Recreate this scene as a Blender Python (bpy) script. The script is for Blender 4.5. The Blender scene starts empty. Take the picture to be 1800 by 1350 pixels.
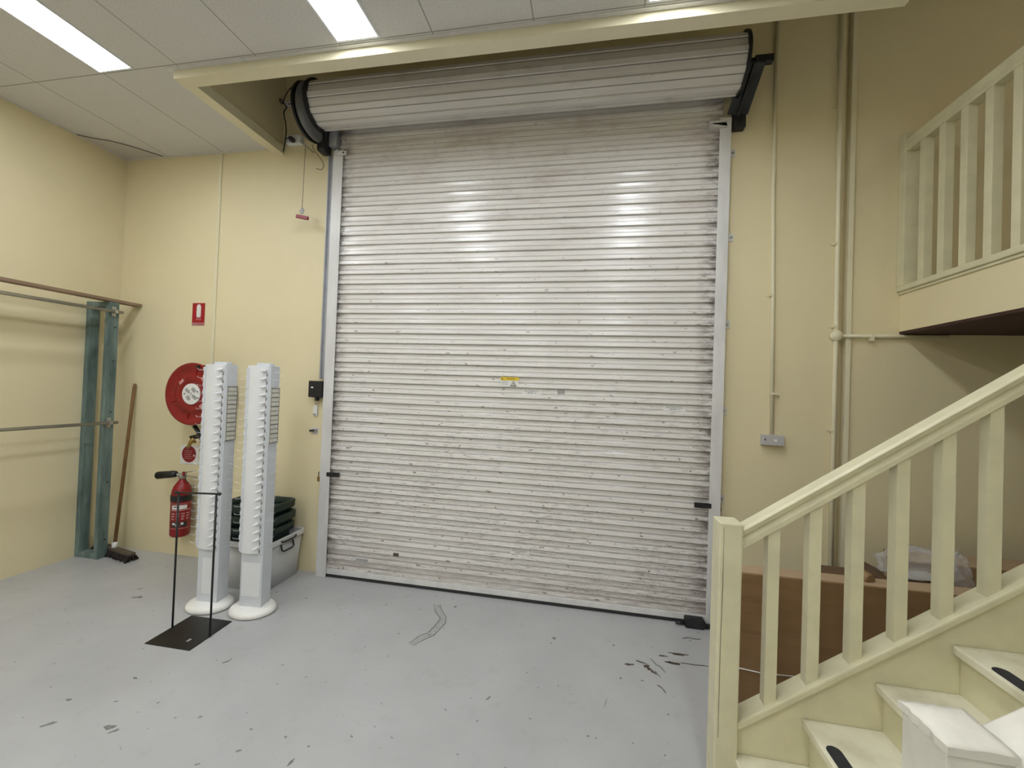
import bpy, bmesh, math, random
from mathutils import Vector, Matrix

random.seed(7)
S = bpy.context.scene
COL = S.collection
PI = math.pi

# ------------------------------------------------------------------ camera
F_PX = 740.0
YAW, PITCH, ROLL = math.radians(-10.55), math.radians(0.82), math.radians(2.06)
CAM = Vector((0.0, -3.0286, 1.5))
_f = Vector((math.sin(YAW), math.cos(YAW), 0)); _r = Vector((math.cos(YAW), -math.sin(YAW), 0)); _u = Vector((0, 0, 1))
_f2 = _f*math.cos(PITCH) + _u*math.sin(PITCH); _u2 = _u*math.cos(PITCH) - _f*math.sin(PITCH)
_R = _r*math.cos(ROLL) + _u2*math.sin(ROLL); _U = _u2*math.cos(ROLL) - _r*math.sin(ROLL)
cam_d = bpy.data.cameras.new('camera'); cam = bpy.data.objects.new('camera', cam_d); COL.objects.link(cam)
cam_d.sensor_fit = 'HORIZONTAL'; cam_d.sensor_width = 36.0; cam_d.lens = F_PX/1800*36.0; cam_d.clip_start = 0.02
m = Matrix((_R, _U, -_f2)).transposed().to_4x4(); m.translation = CAM
cam.matrix_world = m
S.camera = cam

def W(x, y, Y=0.0):
    """point of the photograph on the plane at depth Y (parallel to the back wall)"""
    d = _R*((x-900)/F_PX) - _U*((y-675)/F_PX) + _f2
    return CAM + d*((Y-CAM.y)/d.y)
def G(x, y, z=0.0):
    """point of the photograph on a level plane"""
    d = _R*((x-900)/F_PX) - _U*((y-675)/F_PX) + _f2
    return CAM + d*((z-CAM.z)/d.z)

# ------------------------------------------------------------------ world, exposure
w = bpy.data.worlds.new('world'); S.world = w; w.use_nodes = True
bg = w.node_tree.nodes['Background']; bg.inputs[0].default_value = (0.9, 0.95, 1.0, 1); bg.inputs[1].default_value = 0.05
S.view_settings.view_transform = 'Standard'; S.view_settings.look = 'None'
S.view_settings.gamma = 1.0; S.view_settings.exposure = 1.80
LAMP = 7.0            # strength of the ceiling panels
UPPER_LAMP = 4.0      # strength of the panel over the stairwell

# ------------------------------------------------------------------ materials
def _mat(name):
    mt = bpy.data.materials.new(name); mt.use_nodes = True
    nt = mt.node_tree; b = nt.nodes['Principled BSDF']
    return mt, nt, b
def N(nt, t, **kw):
    n = nt.nodes.new(t)
    for k, v in kw.items(): setattr(n, k, v)
    return n
def L(nt, a, b): nt.links.new(a, b)
def math_n(nt, op, a, b=None, c=None, clamp=False):
    n = N(nt, 'ShaderNodeMath', operation=op); n.use_clamp = clamp
    for i, v in enumerate((a, b, c)):
        if v is None: continue
        if isinstance(v, (int, float)): n.inputs[i].default_value = v
        else: L(nt, v, n.inputs[i])
    return n.outputs[0]
def mixc(nt, fac, a, b):
    n = N(nt, 'ShaderNodeMix', data_type='RGBA')
    if isinstance(fac, (int, float)): n.inputs[0].default_value = fac
    else: L(nt, fac, n.inputs[0])
    for i, v in ((6, a), (7, b)):
        if isinstance(v, tuple): n.inputs[i].default_value = (*v, 1) if len(v) == 3 else v
        else: L(nt, v, n.inputs[i])
    return n.outputs[2]
def coords(nt, scale=(1, 1, 1), loc=(0, 0, 0)):
    tc = N(nt, 'ShaderNodeTexCoord'); mp = N(nt, 'ShaderNodeMapping')
    mp.inputs['Scale'].default_value = scale; mp.inputs['Location'].default_value = loc
    L(nt, tc.outputs['Object'], mp.inputs[0]); return mp.outputs[0]
def noise(nt, vec, scale, detail=3, rough=0.55):
    n = N(nt, 'ShaderNodeTexNoise'); n.inputs['Scale'].default_value = scale
    n.inputs['Detail'].default_value = detail; n.inputs['Roughness'].default_value = rough
    L(nt, vec, n.inputs['Vector']); return n.outputs['Fac']
def ramp(nt, fac, lo, hi, a=0.0, b=1.0):
    n = N(nt, 'ShaderNodeMapRange'); n.inputs[1].default_value = lo; n.inputs[2].default_value = hi
    n.inputs[3].default_value = a; n.inputs[4].default_value = b; L(nt, fac, n.inputs[0]); return n.outputs[0]
def bump(nt, b, h, strength=0.2, dist=0.002):
    n = N(nt, 'ShaderNodeBump'); n.inputs['Strength'].default_value = strength; n.inputs['Distance'].default_value = dist
    L(nt, h, n.inputs['Height']); L(nt, n.outputs[0], b.inputs['Normal'])
def simple(name, col, rough=0.5, metal=0.0, var=0.08, vscale=6.0, bstr=0.0, bscale=60.0, col2=None, stretch=(1, 1, 1), lo=.35, hi=.65):
    mt, nt, b = _mat(name)
    b.inputs['Roughness'].default_value = rough; b.inputs['Metallic'].default_value = metal
    v = coords(nt, stretch)
    dark = col2 or tuple(c*(1-var) for c in col)
    L(nt, mixc(nt, ramp(nt, noise(nt, v, vscale), lo, hi), dark, col), b.inputs['Base Color'])
    if bstr: bump(nt, b, noise(nt, v, bscale, 4), bstr)
    return mt

CREAM = (0.775, 0.685, 0.445)
def make_wall_mat():
    mt, nt, b = _mat('cream_wall_paint'); v = coords(nt)
    b.inputs['Roughness'].default_value = 0.55
    c = mixc(nt, ramp(nt, noise(nt, v, 1.1, 4), .35, .65), tuple(x*.955 for x in CREAM), CREAM)
    sc = ramp(nt, noise(nt, coords(nt, (5, 5, 1.2)), 2.3, 6, .7), .66, .76)
    c = mixc(nt, math_n(nt, 'MULTIPLY', sc, .12), c, (.40, .33, .20))
    L(nt, c, b.inputs['Base Color']); bump(nt, b, noise(nt, v, 90, 4), .15)
    return mt
M = {}
M['wall'] = make_wall_mat()
M['trim'] = simple('cream_gloss_trim', (0.78, 0.72, 0.52), .4, var=.05)
M['stair'] = simple('cream_stair_paint', (0.71, 0.67, 0.46), .42, var=.10, vscale=9, bstr=.12, bscale=35)
def make_tread_mat():
    mt, nt, b = _mat('worn_tread_paint'); v = coords(nt)
    b.inputs['Roughness'].default_value = .45
    c = mixc(nt, ramp(nt, noise(nt, v, 6, 5), .4, .7), (0.78, .745, .58), (.58, .54, .39))
    c = mixc(nt, ramp(nt, noise(nt, v, 55, 4, .7), .68, .74, 0, .6), c, (.25, .21, .14))
    L(nt, c, b.inputs['Base Color']); bump(nt, b, noise(nt, v, 40, 4), .15); return mt
M['tread'] = make_tread_mat()
M['white_post'] = simple('white_chipped_paint', (0.74, .71, .62), .5, var=.14, vscale=14, bstr=.4, bscale=40)
def make_floor_mat():
    mt, nt, b = _mat('grey_painted_concrete'); v = coords(nt)
    base = mixc(nt, ramp(nt, noise(nt, v, 1.3, 5, .6), .35, .68), (.42, .422, .425), (.49, .492, .495))
    base = mixc(nt, ramp(nt, noise(nt, v, 7, 6, .7), .56, .74, 0, .42), base, (.33, .325, .31))
    base = mixc(nt, ramp(nt, noise(nt, coords(nt, (1, 3.5, 1), (3, 1, 0)), 6, 6, .75), .64, .72, 0, .55), base, (.25, .245, .23))
    speck = ramp(nt, noise(nt, v, 30, 2, .5), .712, .738, 0, .75)
    base = mixc(nt, speck, base, (.13, .125, .115))
    L(nt, base, b.inputs['Base Color'])
    L(nt, ramp(nt, noise(nt, v, 4, 5), .3, .7, .30, .46), b.inputs['Roughness'])
    bump(nt, b, noise(nt, v, 25, 5), .08); return mt
M['floor'] = make_floor_mat()
CX0, CY0, TX, TY = -2.565, -0.905, 0.5533, 1.105
def make_ceiling_mat():
    mt, nt, b = _mat('ceiling_tile'); b.inputs['Roughness'].default_value = .9
    tc = N(nt, 'ShaderNodeTexCoord'); sp = N(nt, 'ShaderNodeSeparateXYZ'); L(nt, tc.outputs['Object'], sp.inputs[0])
    def line(out, o, p, wd):
        fr = math_n(nt, 'FRACT', math_n(nt, 'DIVIDE', math_n(nt, 'SUBTRACT', out, o - 50*p), p))
        d = math_n(nt, 'MINIMUM', fr, math_n(nt, 'SUBTRACT', 1.0, fr))
        return math_n(nt, 'LESS_THAN', d, wd/p/2)
    ln = math_n(nt, 'MAXIMUM', line(sp.outputs[0], CX0, TX, .007), line(sp.outputs[1], CY0, TY, .007))
    v = coords(nt)
    c = mixc(nt, ramp(nt, noise(nt, v, 130, 2), .35, .65), (.63, .615, .59), (.72, .705, .68))
    c = mixc(nt, ramp(nt, noise(nt, v, 1.5, 3), .4, .7, 0, .12), c, (.5, .47, .42))
    L(nt, mixc(nt, ln, c, (.34, .325, .30)), b.inputs['Base Color'])
    bump(nt, b, noise(nt, v, 130, 2), .3); return mt
M['ceiling'] = make_ceiling_mat()
M['tile_edge'] = simple('broken_tile', (.58, .54, .50), .9, var=.1, vscale=60)
M['crack'] = simple('dark_gap', (.20, .16, .12), .9)
PITCH_Z = 0.0765; Z_RIB = 0.065     # rib spacing and the lowest rib's lip
def make_door_mat():
    mt, nt, b = _mat('white_shutter_paint')
    tc = N(nt, 'ShaderNodeTexCoord'); sp = N(nt, 'ShaderNodeSeparateXYZ'); L(nt, tc.outputs['Object'], sp.inputs[0])
    x, z = sp.outputs[0], sp.outputs[2]
    at = N(nt, 'ShaderNodeAttribute', attribute_name='profile'); u = at.outputs['Fac']
    v = coords(nt)
    vs = coords(nt, (1.6, 1, 26))
    base = mixc(nt, ramp(nt, noise(nt, vs, 1.2, 4), .3, .7), (.735, .70, .67), (.80, .775, .745))
    # dirt held in every rib's creases; the line under each lip also paints shade
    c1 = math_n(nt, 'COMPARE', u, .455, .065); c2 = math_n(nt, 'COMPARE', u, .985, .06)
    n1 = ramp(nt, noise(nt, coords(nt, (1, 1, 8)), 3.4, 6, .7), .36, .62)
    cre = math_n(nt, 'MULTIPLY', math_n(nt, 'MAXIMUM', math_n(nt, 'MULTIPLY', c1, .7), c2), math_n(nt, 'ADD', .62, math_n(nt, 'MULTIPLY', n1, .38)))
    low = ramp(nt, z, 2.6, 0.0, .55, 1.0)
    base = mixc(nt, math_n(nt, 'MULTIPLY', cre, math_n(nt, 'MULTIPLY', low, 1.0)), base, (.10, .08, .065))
    # scuffed, scratched streaks along the ribs
    st = ramp(nt, noise(nt, coords(nt, (2.4, 1, 30)), 4.5, 7, .8), .53, .585)
    st = math_n(nt, 'MULTIPLY', st, ramp(nt, noise(nt, coords(nt, (1, 1, 1.2)), 1.6, 4), .36, .58))
    st = math_n(nt, 'MULTIPLY', st, ramp(nt, z, 2.0, .3, .12, .85))
    base = mixc(nt, st, base, (.17, .14, .12))
    # brownish wear in the upper middle and by the left edge, grime near both side tracks and the bottom
    wr = math_n(nt, 'MULTIPLY', ramp(nt, noise(nt, coords(nt, (.8, 1, 3)), 2.2, 6, .7), .50, .70), ramp(nt, z, 1.9, 2.9, 0, .55))
    base = mixc(nt, wr, base, (.42, .35, .31))
    edge = math_n(nt, 'MAXIMUM', ramp(nt, x, -1.27, -1.38, 0, 1), ramp(nt, x, 1.27, 1.385, 0, 1))
    edge = math_n(nt, 'MULTIPLY', edge, ramp(nt, noise(nt, coords(nt, (1, 1, 3)), 7, 5, .7), .42, .60, .10, .90))
    base = mixc(nt, edge, base, (.15, .12, .105))
    bt = math_n(nt, 'MULTIPLY', ramp(nt, z, .30, .02, 0, .8), ramp(nt, noise(nt, coords(nt, (1, 1, 10)), 4, 6, .7), .36, .66))
    base = mixc(nt, bt, base, (.27, .225, .19))
    ch = math_n(nt, 'MULTIPLY', ramp(nt, noise(nt, coords(nt, (1, 1, 2.6)), 17, 3, .6), .655, .685), ramp(nt, z, 2.9, 1.0, .25, .9))
    base = mixc(nt, ch, base, (.20, .15, .13))
    L(nt, base, b.inputs['Base Color'])
    L(nt, ramp(nt, noise(nt, vs, 2.0, 4), .3, .7, .15, .30), b.inputs['Roughness'])
    bump(nt, b, noise(nt, coords(nt, (3, 1, 14)), 2.5, 3), .10, .003)
    return mt
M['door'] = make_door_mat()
def make_roll_mat():
    mt, nt, b = _mat('dusty_white_roll'); b.inputs['Roughness'].default_value = .4
    at = N(nt, 'ShaderNodeAttribute', attribute_name='profile'); u = at.outputs['Fac']
    c = mixc(nt, ramp(nt, noise(nt, coords(nt, (1, 3, 3)), 1.6, 4), .3, .7), (.68, .65, .62), (.78, .76, .73))
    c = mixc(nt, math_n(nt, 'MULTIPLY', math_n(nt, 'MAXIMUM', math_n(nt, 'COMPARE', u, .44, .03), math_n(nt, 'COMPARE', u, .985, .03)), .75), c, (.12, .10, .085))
    c = mixc(nt, ramp(nt, noise(nt, coords(nt, (1, 2, 2)), 3.0, 6, .7), .56, .72, 0, .5), c, (.36, .29, .24))
    L(nt, c, b.inputs['Base Color']); return mt
M['roll'] = make_roll_mat()
M['track'] = simple('white_track_steel', (.72, .71, .70), .38, .0, var=.12, vscale=12, stretch=(1, 1, .3))
M['track_grey'] = simple('bluish_grey_steel', (.50, .51, .54), .4, .2, var=.15, vscale=9)
M['rubber'] = simple('black_rubber', (.025, .025, .027), .6, var=.3)
M['black'] = simple('black_plastic', (.012, .012, .013), .45, var=.2)
M['black_satin'] = simple('black_satin_metal', (.012, .011, .011), .38, .2, var=.25, vscale=5)
M['housing'] = simple('dark_grey_housing', (.15, .155, .16), .32, var=.25, vscale=8)
M['dark_steel'] = simple('dark_oily_steel', (.045, .045, .048), .45, .5, var=.4, vscale=14)
M['steel'] = simple('galvanised_steel', (.50, .50, .48), .35, .85, var=.15, vscale=14)
M['brass'] = simple('brass', (.45, .30, .10), .35, .9, var=.2)
M['red'] = simple('red_enamel', (.26, .006, .008), .32, var=.18, vscale=5)
M['red_bright'] = simple('red_sign', (.36, .004, .010), .45, var=.1)
M['red_dull'] = simple('red_tag', (.24, .008, .014), .5, var=.15)
M['pink_red'] = simple('pinkish_red_handle', (.26, .022, .05), .4, var=.1)
M['label_white'] = simple('printed_white', (.80, .79, .77), .5, var=.06, vscale=20)
M['label_grey'] = simple('printed_grey', (.42, .42, .42), .5, var=.25, vscale=60)
M['label_pink'] = simple('faded_red_print', (.62, .30, .30), .5, var=.2, vscale=60)
M['ink'] = simple('black_ink', (.03, .03, .03), .5)
M['ink_soft'] = simple('grey_ink', (.17, .16, .15), .5)
M['yellow'] = simple('warning_yellow', (.80, .56, .03), .45, var=.08)
M['plastic_white'] = simple('white_plastic', (.80, .81, .83), .35, var=.04)
M['column_grey'] = simple('pale_grey_column', (.66, .69, .73), .35, var=.05)
M['base_white'] = simple('glossy_white_base', (.86, .85, .82), .25, var=.04)
M['cell'] = simple('ivory_cells', (.74, .72, .64), .4, var=.12, vscale=18)
M['cell_line'] = simple('cell_line', (.18, .18, .17), .5)
M['slot'] = simple('slot', (.22, .22, .23), .6)
M['gpo'] = simple('grey_socket', (.50, .48, .47), .45, var=.08)
M['green'] = simple('dark_green_plastic', (.008, .028, .024), .4, var=.3)
M['cable'] = simple('black_cable', (.02, .02, .02), .5)
M['cable_brown'] = simple('brown_wire', (.14, .10, .06), .6)
M['cord'] = simple('grey_cord', (.33, .30, .24), .8)
def make_wood(name, a, b_, sx=(1, 1, 1), sc=9):
    mt, nt, b = _mat(name); b.inputs['Roughness'].default_value = .6
    v = coords(nt, sx); n = noise(nt, v, sc, 6, .65)
    L(nt, mixc(nt, ramp(nt, n, .3, .7), a, b_), b.inputs['Base Color']); bump(nt, b, n, .3); return mt
M['green_wood'] = make_wood('treated_pine_bluegreen', (.045, .085, .085), (.20, .265, .245), (4, 4, .7), 4)
M['batten'] = make_wood('weathered_batten', (.20, .125, .075), (.32, .215, .14), (8, .6, 8), 6)
M['broom_wood'] = make_wood('varnished_broom_handle', (.15, .075, .024), (.28, .15, .055), (6, 6, .8), 8)
M['bristle'] = simple('dark_bristles', (.02, .013, .010), .8, var=.6, vscale=60, bstr=.8, bscale=120)
M['broom_head'] = make_wood('dusty_broom_head', (.06, .045, .03), (.13, .10, .07), (.8, 6, 6), 9)
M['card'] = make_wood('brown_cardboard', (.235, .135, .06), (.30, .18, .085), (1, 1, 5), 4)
M['card_top'] = make_wood('pale_cardboard_flap', (.40, .28, .17), (.48, .34, .21), (1, 1, 1), 4)  # paler brown than the carton sides
M['card_dark'] = make_wood('dark_cardboard', (.10, .055, .03), (.15, .085, .045), (1, 1, 1), 4)
M['tape'] = simple('clear_brown_tape', (.27, .16, .08), .18, var=.06)
M['strap'] = simple('white_strap', (.72, .70, .66), .35)
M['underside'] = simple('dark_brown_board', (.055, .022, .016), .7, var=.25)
M['upper_ceiling'] = simple('upper_ceiling', (.62, .60, .55), .9)
M['stain'] = simple('brown_floor_stain', (.10, .075, .05), .7, var=.4, vscale=40)
M['scuff'] = simple('grey_floor_scuff', (.25, .245, .23), .7, var=.4, vscale=60)
M['chip'] = simple('chipped_floor_patch', (.44, .44, .43), .6, var=.25, vscale=60)
M['grip'] = simple('black_grip', (.025, .025, .028), .85, var=.3, vscale=90, bstr=.5, bscale=200)
def glassy(name, col, rough, alpha_mix, edge=.5):
    mt, nt, b = _mat(name)
    out = nt.nodes['Material Output']; tr = N(nt, 'ShaderNodeBsdfTransparent'); mx = N(nt, 'ShaderNodeMixShader')
    b.inputs['Base Color'].default_value = (*col, 1); b.inputs['Roughness'].default_value = rough
    lw = N(nt, 'ShaderNodeLayerWeight'); lw.inputs[0].default_value = .35
    L(nt, math_n(nt, 'ADD', alpha_mix, math_n(nt, 'MULTIPLY', lw.outputs['Facing'], edge), clamp=True), mx.inputs[0])
    L(nt, tr.outputs[0], mx.inputs[1]); L(nt, b.outputs[0], mx.inputs[2]); L(nt, mx.outputs[0], out.inputs['Surface'])
    return mt
M['clear'] = glassy('clear_acrylic', (.90, .90, .90), .12, .10, .25)
M['poly'] = glassy('clear_polythene', (.85, .85, .85), .10, .10, .38)
M['tub'] = glassy('frosted_tub_plastic', (.66, .67, .68), .35, .84)
M['tub_rim'] = simple('frosted_tub_rim', (.70, .70, .70), .35)
def emit(name, col, s):
    mt, nt, b = _mat(name)
    b.inputs['Base Color'].default_value = (.8, .8, .8, 1); b.inputs['Roughness'].default_value = .6
    b.inputs['Emission Color'].default_value = (*col, 1); b.inputs['Emission Strength'].default_value = s
    return mt
M['lamp'] = emit('lit_diffuser', (.92, .96, 1.0), LAMP)
M['lamp_upper'] = emit('lit_upper_diffuser', (1.0, .97, .90), UPPER_LAMP)
M['lamp_frame'] = simple('white_lamp_frame', (.80, .82, .85), .4)

# ------------------------------------------------------------------ mesh helpers
class MB:
    """collects shapes in world coordinates; obj() links them as one mesh object"""
    def __init__(s): s.v = []; s.f = []; s.sm = []; s.attr = None
    def add(s, vs, fs, smooth=False):
        o = len(s.v); s.v += [Vector(p) for p in vs]
        for f in fs: s.f.append(tuple(i+o for i in f)); s.sm.append(smooth)
        return s
    def box(s, x0, x1, y0, y1, z0, z1):
        return s.hexa([(x0, y0, z0), (x1, y0, z0), (x1, y1, z0), (x0, y1, z0), (x0, y0, z1), (x1, y0, z1), (x1, y1, z1), (x0, y1, z1)])
    def hexa(s, p):
        return s.add(p, [(0, 3, 2, 1), (4, 5, 6, 7), (0, 1, 5, 4), (1, 2, 6, 5), (2, 3, 7, 6), (3, 0, 4, 7)])
    def boxm(s, c, size, mat3):
        h = [Vector((sx*size[0]/2, sy*size[1]/2, sz*size[2]/2)) for sz in (-1, 1) for sx, sy in ((-1, -1), (1, -1), (1, 1), (-1, 1))]
        return s.hexa([Vector(c) + mat3 @ q for q in h])
    def prism(s, poly, axis, a, b):
        """2-D polygon extruded along axis from a to b; poly gives the other two coordinates in x,y,z order"""
        def P(q, t):
            q = list(q); q.insert(axis, t); return Vector(q)
        n = len(poly)
        return s.add([P(q, a) for q in poly] + [P(q, b) for q in poly],
                     [tuple(range(n)), tuple(range(2*n-1, n-1, -1))] + [(i, i+n, (i+1) % n + n, (i+1) % n) for i in range(n)])
    def bar(s, p0, p1, w, h, up=(0, 0, 1)):
        p0, p1 = Vector(p0), Vector(p1); d = (p1-p0).normalized(); up = Vector(up)
        sd = d.cross(up).normalized(); u2 = sd.cross(d).normalized()
        q = [(-1, -1), (1, -1), (1, 1), (-1, 1)]
        return s.hexa([p0 + sd*a*w/2 + u2*b*h/2 for a, b in q] + [p1 + sd*a*w/2 + u2*b*h/2 for a, b in q])
    def tube(s, pts, r, n=10, cap=True):
        pts = [Vector(p) for p in pts]; rs = r if isinstance(r, (list, tuple)) else [r]*len(pts)
        o = len(s.v); ref = None
        for i, p in enumerate(pts):
            t = (pts[min(i+1, len(pts)-1)] - pts[max(i-1, 0)]).normalized()
            if ref is None: ref = t.orthogonal().normalized()
            a = (ref - t*ref.dot(t)); a = a.normalized() if a.length > 1e-6 else t.orthogonal().normalized()
            ref = a; b = t.cross(a)
            for k in range(n):
                an = 2*PI*k/n; s.v.append(p + (a*math.cos(an) + b*math.sin(an))*rs[i])
        for i in range(len(pts)-1):
            for k in range(n):
                s.f.append((o+i*n+k, o+i*n+(k+1) % n, o+(i+1)*n+(k+1) % n, o+(i+1)*n+k)); s.sm.append(True)
        if cap:
            s.f.append(tuple(o+k for k in range(n-1, -1, -1))); s.sm.append(False)
            s.f.append(tuple(o+(len(pts)-1)*n+k for k in range(n))); s.sm.append(False)
        return s
    def lathe(s, prof, c, axis=(0, 0, 1), n=48, sx=1.0, sy=1.0, smooth=True):
        """prof: list of (radius, height along the axis)"""
        c = Vector(c); ax = Vector(axis).normalized()
        a = Vector((1, 0, 0)) if abs(ax.z) > .9 else Vector((0, 0, 1)).cross(ax).normalized()
        b = ax.cross(a); o = len(s.v)
        for r, h in prof:
            for k in range(n):
                an = 2*PI*k/n; s.v.append(c + ax*h + a*(math.cos(an)*r*sx) + b*(math.sin(an)*r*sy))
        for i in range(len(prof)-1):
            for k in range(n):
                s.f.append((o+i*n+k, o+i*n+(k+1) % n, o+(i+1)*n+(k+1) % n, o+(i+1)*n+k)); s.sm.append(smooth)
        if prof[0][0] > 1e-5: s.f.append(tuple(o+k for k in range(n-1, -1, -1))); s.sm.append(False)
        if prof[-1][0] > 1e-5: s.f.append(tuple(o+(len(prof)-1)*n+k for k in range(n))); s.sm.append(False)
        return s
    def sphere(s, c, r, n=16):
        return s.lathe([(max(r*math.sin(PI*i/10), 1e-6), -r*math.cos(PI*i/10)) for i in range(11)], c, n=n)
    def cyl(s, p0, p1, r, n=24):
        return s.tube([p0, p1], r, n)

def root_of(o):
    while o.parent: o = o.parent
    return o
def obj(name, mb, mat, parent=None, bevel=0.0, seg=2, kind=None, label=None, at=None):
    loc = Vector(root_of(parent).location) if parent else Vector(at or (0, 0, 0))
    me = bpy.data.meshes.new(name)
    me.from_pydata([tuple(v-loc) for v in mb.v], [], mb.f)
    bm = bmesh.new(); bm.from_mesh(me)
    for f, sm in zip(bm.faces, mb.sm): f.smooth = sm
    if mb.attr is None:
        bmesh.ops.remove_doubles(bm, verts=bm.verts, dist=1e-6)
        bmesh.ops.recalc_face_normals(bm, faces=bm.faces)
    if bevel:
        ed = [e for e in bm.edges if len(e.link_faces) == 2 and e.calc_face_angle(0) > .6]
        bmesh.ops.bevel(bm, geom=ed, offset=bevel, segments=seg, affect='EDGES', profile=.6, clamp_overlap=True)
    bm.to_mesh(me); bm.free()
    if mb.attr is not None:
        a = me.attributes.new('profile', 'FLOAT', 'POINT'); a.data.foreach_set('value', mb.attr)
    me.materials.append(M[mat] if isinstance(mat, str) else mat)
    o = bpy.data.objects.new(name, me); COL.objects.link(o)
    if parent: o.parent = parent
    else: o.location = loc
    if kind: o['kind'] = kind
    if label: o['label'] = label
    return o
def thing(name, label, cat, loc, group=None, kind=None):
    o = bpy.data.objects.new(name, None); COL.objects.link(o); o.location = Vector(loc); o.empty_display_size = .05
    tag(o, label, cat, group, kind); return o
def tag(o, label, cat, group=None, kind=None):
    o['label'] = label; o['category'] = cat
    if group: o['group'] = group
    if kind: o['kind'] = kind
    return o
def struct(name, mb, mat, parent=None, **kw):
    return obj(name, mb, mat, parent, kind='structure', **kw)
def dup(root, loc, label, group=None):
    r = root.copy(); COL.objects.link(r); r.location = loc; r['label'] = label
    if group: r['group'] = group
    for ch in list(root.children):
        c = ch.copy(); COL.objects.link(c); c.parent = r
        for g in list(ch.children):
            d = g.copy(); COL.objects.link(d); d.parent = c
    return r
def text(name, body, size, loc, parent, mat='ink', width=None, rot=(PI/2, 0, 0), depth=.0004):
    """lettering standing on a surface that faces the room; loc is the centre of the word"""
    cu = bpy.data.curves.new(name, 'FONT'); cu.body = body; cu.size = size; cu.align_x = 'CENTER'; cu.align_y = 'CENTER'
    cu.extrude = depth; cu.resolution_u = 3
    t = bpy.data.objects.new(name, cu); COL.objects.link(t)
    dg = bpy.context.evaluated_depsgraph_get(); dg.update()
    me = bpy.data.meshes.new_from_object(t.evaluated_get(dg)); bpy.data.objects.remove(t); bpy.data.curves.remove(cu)
    if width:
        xs = [v.co.x for v in me.vertices]; k = width/(max(xs)-min(xs))
        for v in me.vertices: v.co.x *= k
    R3 = Matrix.Rotation(rot[2], 3, 'Z') @ Matrix.Rotation(rot[1], 3, 'Y') @ Matrix.Rotation(rot[0], 3, 'X')
    off = Vector(loc) - Vector(root_of(parent).location)
    for v in me.vertices: v.co = R3 @ v.co + off
    me.name = name; me.materials.clear(); me.materials.append(M[mat])
    o = bpy.data.objects.new(name, me); COL.objects.link(o); o.parent = parent
    return o

# ------------------------------------------------------------------ the room
XL, XR, YB, YF = -4.13, 4.6, 0.0, -8.0
ZC, ZU, ZT = 3.424, 4.75, 3.37           # ceiling, high ceiling over the stairs, underside of the bulkhead
XO, YO, XE = -2.543, -0.78, 1.395         # opening over the shutter: left edge, front edge, right end of the low ceiling
struct('floor', MB().box(XL-.1, XR+.1, YF-.1, .1, -.12, 0), 'floor')
# back wall in two panels that meet at a recessed joint; the shutter closes the doorway in it
DX0, DX1, DZ = -2.0, .815, 3.40
JX0, JX1 = 1.558, 1.592
b = MB()
b.box(XL-.1, DX0, 0, .16, 0, ZU); b.box(DX1, JX0, 0, .16, 0, ZU); b.box(DX0, DX1, 0, .16, DZ, ZU); b.box(JX1, XR+.1, .012, .16, 0, ZU)
b.box(JX0, JX1, .045, .16, 0, ZU)
struct('wall_back', b, 'wall')
struct('wall_left', MB().box(XL-.12, XL, YF, 0, 0, ZU), 'wall')
struct('wall_right', MB().box(XR, XR+.12, YF, 0.012, 0, ZU), 'wall')
struct('wall_front', MB().box(XL-.12, XR+.12, YF-.12, YF, 0, ZU), 'wall')
# suspended ceiling, cut away over the shutter and over the stairs
struct('ceiling', MB().box(XL, XE-.085, YF, YO-.08, ZC, ZC+.03).box(XL, XO-.085, YO-.08, 0, ZC, ZC+.03), 'ceiling')
struct('ceiling_upper', MB().box(XL, XR, YF, 0, ZU, ZU+.08), 'upper_ceiling')
# bulkhead boards round the opening and the plaster shaft above them
b = MB()
b.box(XO-.085, XE, YO-.085, YO, ZT, ZC+.02); b.box(XO-.085, XO, YO, 0, ZT, ZC+.02); b.box(XE-.085, XE, YF, YO-.085, ZT, ZC+.02)
struct('trim_1', b, 'trim', bevel=.0015, seg=1)
b = MB()
b.box(XO-.085, XE-.01, YO-.07, YO-.012, ZC+.02, ZU); b.box(XO-.07, XO-.012, YO-.012, 0, ZC+.02, ZU); b.box(XE-.07, XE-.012, YF, YO-.07, ZC+.02, ZU)
struct('wall_shaft', b, 'wall')
# pale metal angle where the tiles meet the bulkhead and the walls
b = MB()
b.box(XO-.115, XE-.085, YO-.112, YO-.0855, ZC-.004, ZC-.0005)
b.box(XO-.112, XO-.0855, YO-.0855, -.002, ZC-.004, ZC-.0005)
b.box(XL+.001, XO-.112, -.02, -.001, ZC-.004, ZC-.0005)
b.box(XL+.001, XL+.02, YF+.01, -.02, ZC-.004, ZC-.0005)
struct('trim_2', b, 'track')
# broken corner of a ceiling tile
pts = [G(130, 236, ZC), G(160, 241, ZC), G(195, 247, ZC), G(230, 256, ZC), G(262, 266, ZC), G(287, 274, ZC)]
poly = [(max(p.x, XL+.022), min(p.y, -.022)) for p in pts] + [(XL+.022, -.022)]
struct('trim_3', MB().prism(poly, 2, ZC-.007, ZC-.001), 'tile_edge')
struct('trim_4', MB().tube([(max(p.x, XL+.022), min(p.y, -.022), ZC-.006) for p in pts], .0032, 6), 'crack')
# half-round cover strip over the wall joint at the left, and skirting dirt line
cx = W(388, 300).x
struct('trim_5', MB().box(cx-.004, cx+.020, -.012, 0.0, 1.2, ZC-.004), 'trim', bevel=.003)
struct('trim_6', MB().box(JX1+.001, JX1+.030, -.005, .012, 0, ZU), 'trim', bevel=.002)

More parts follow.
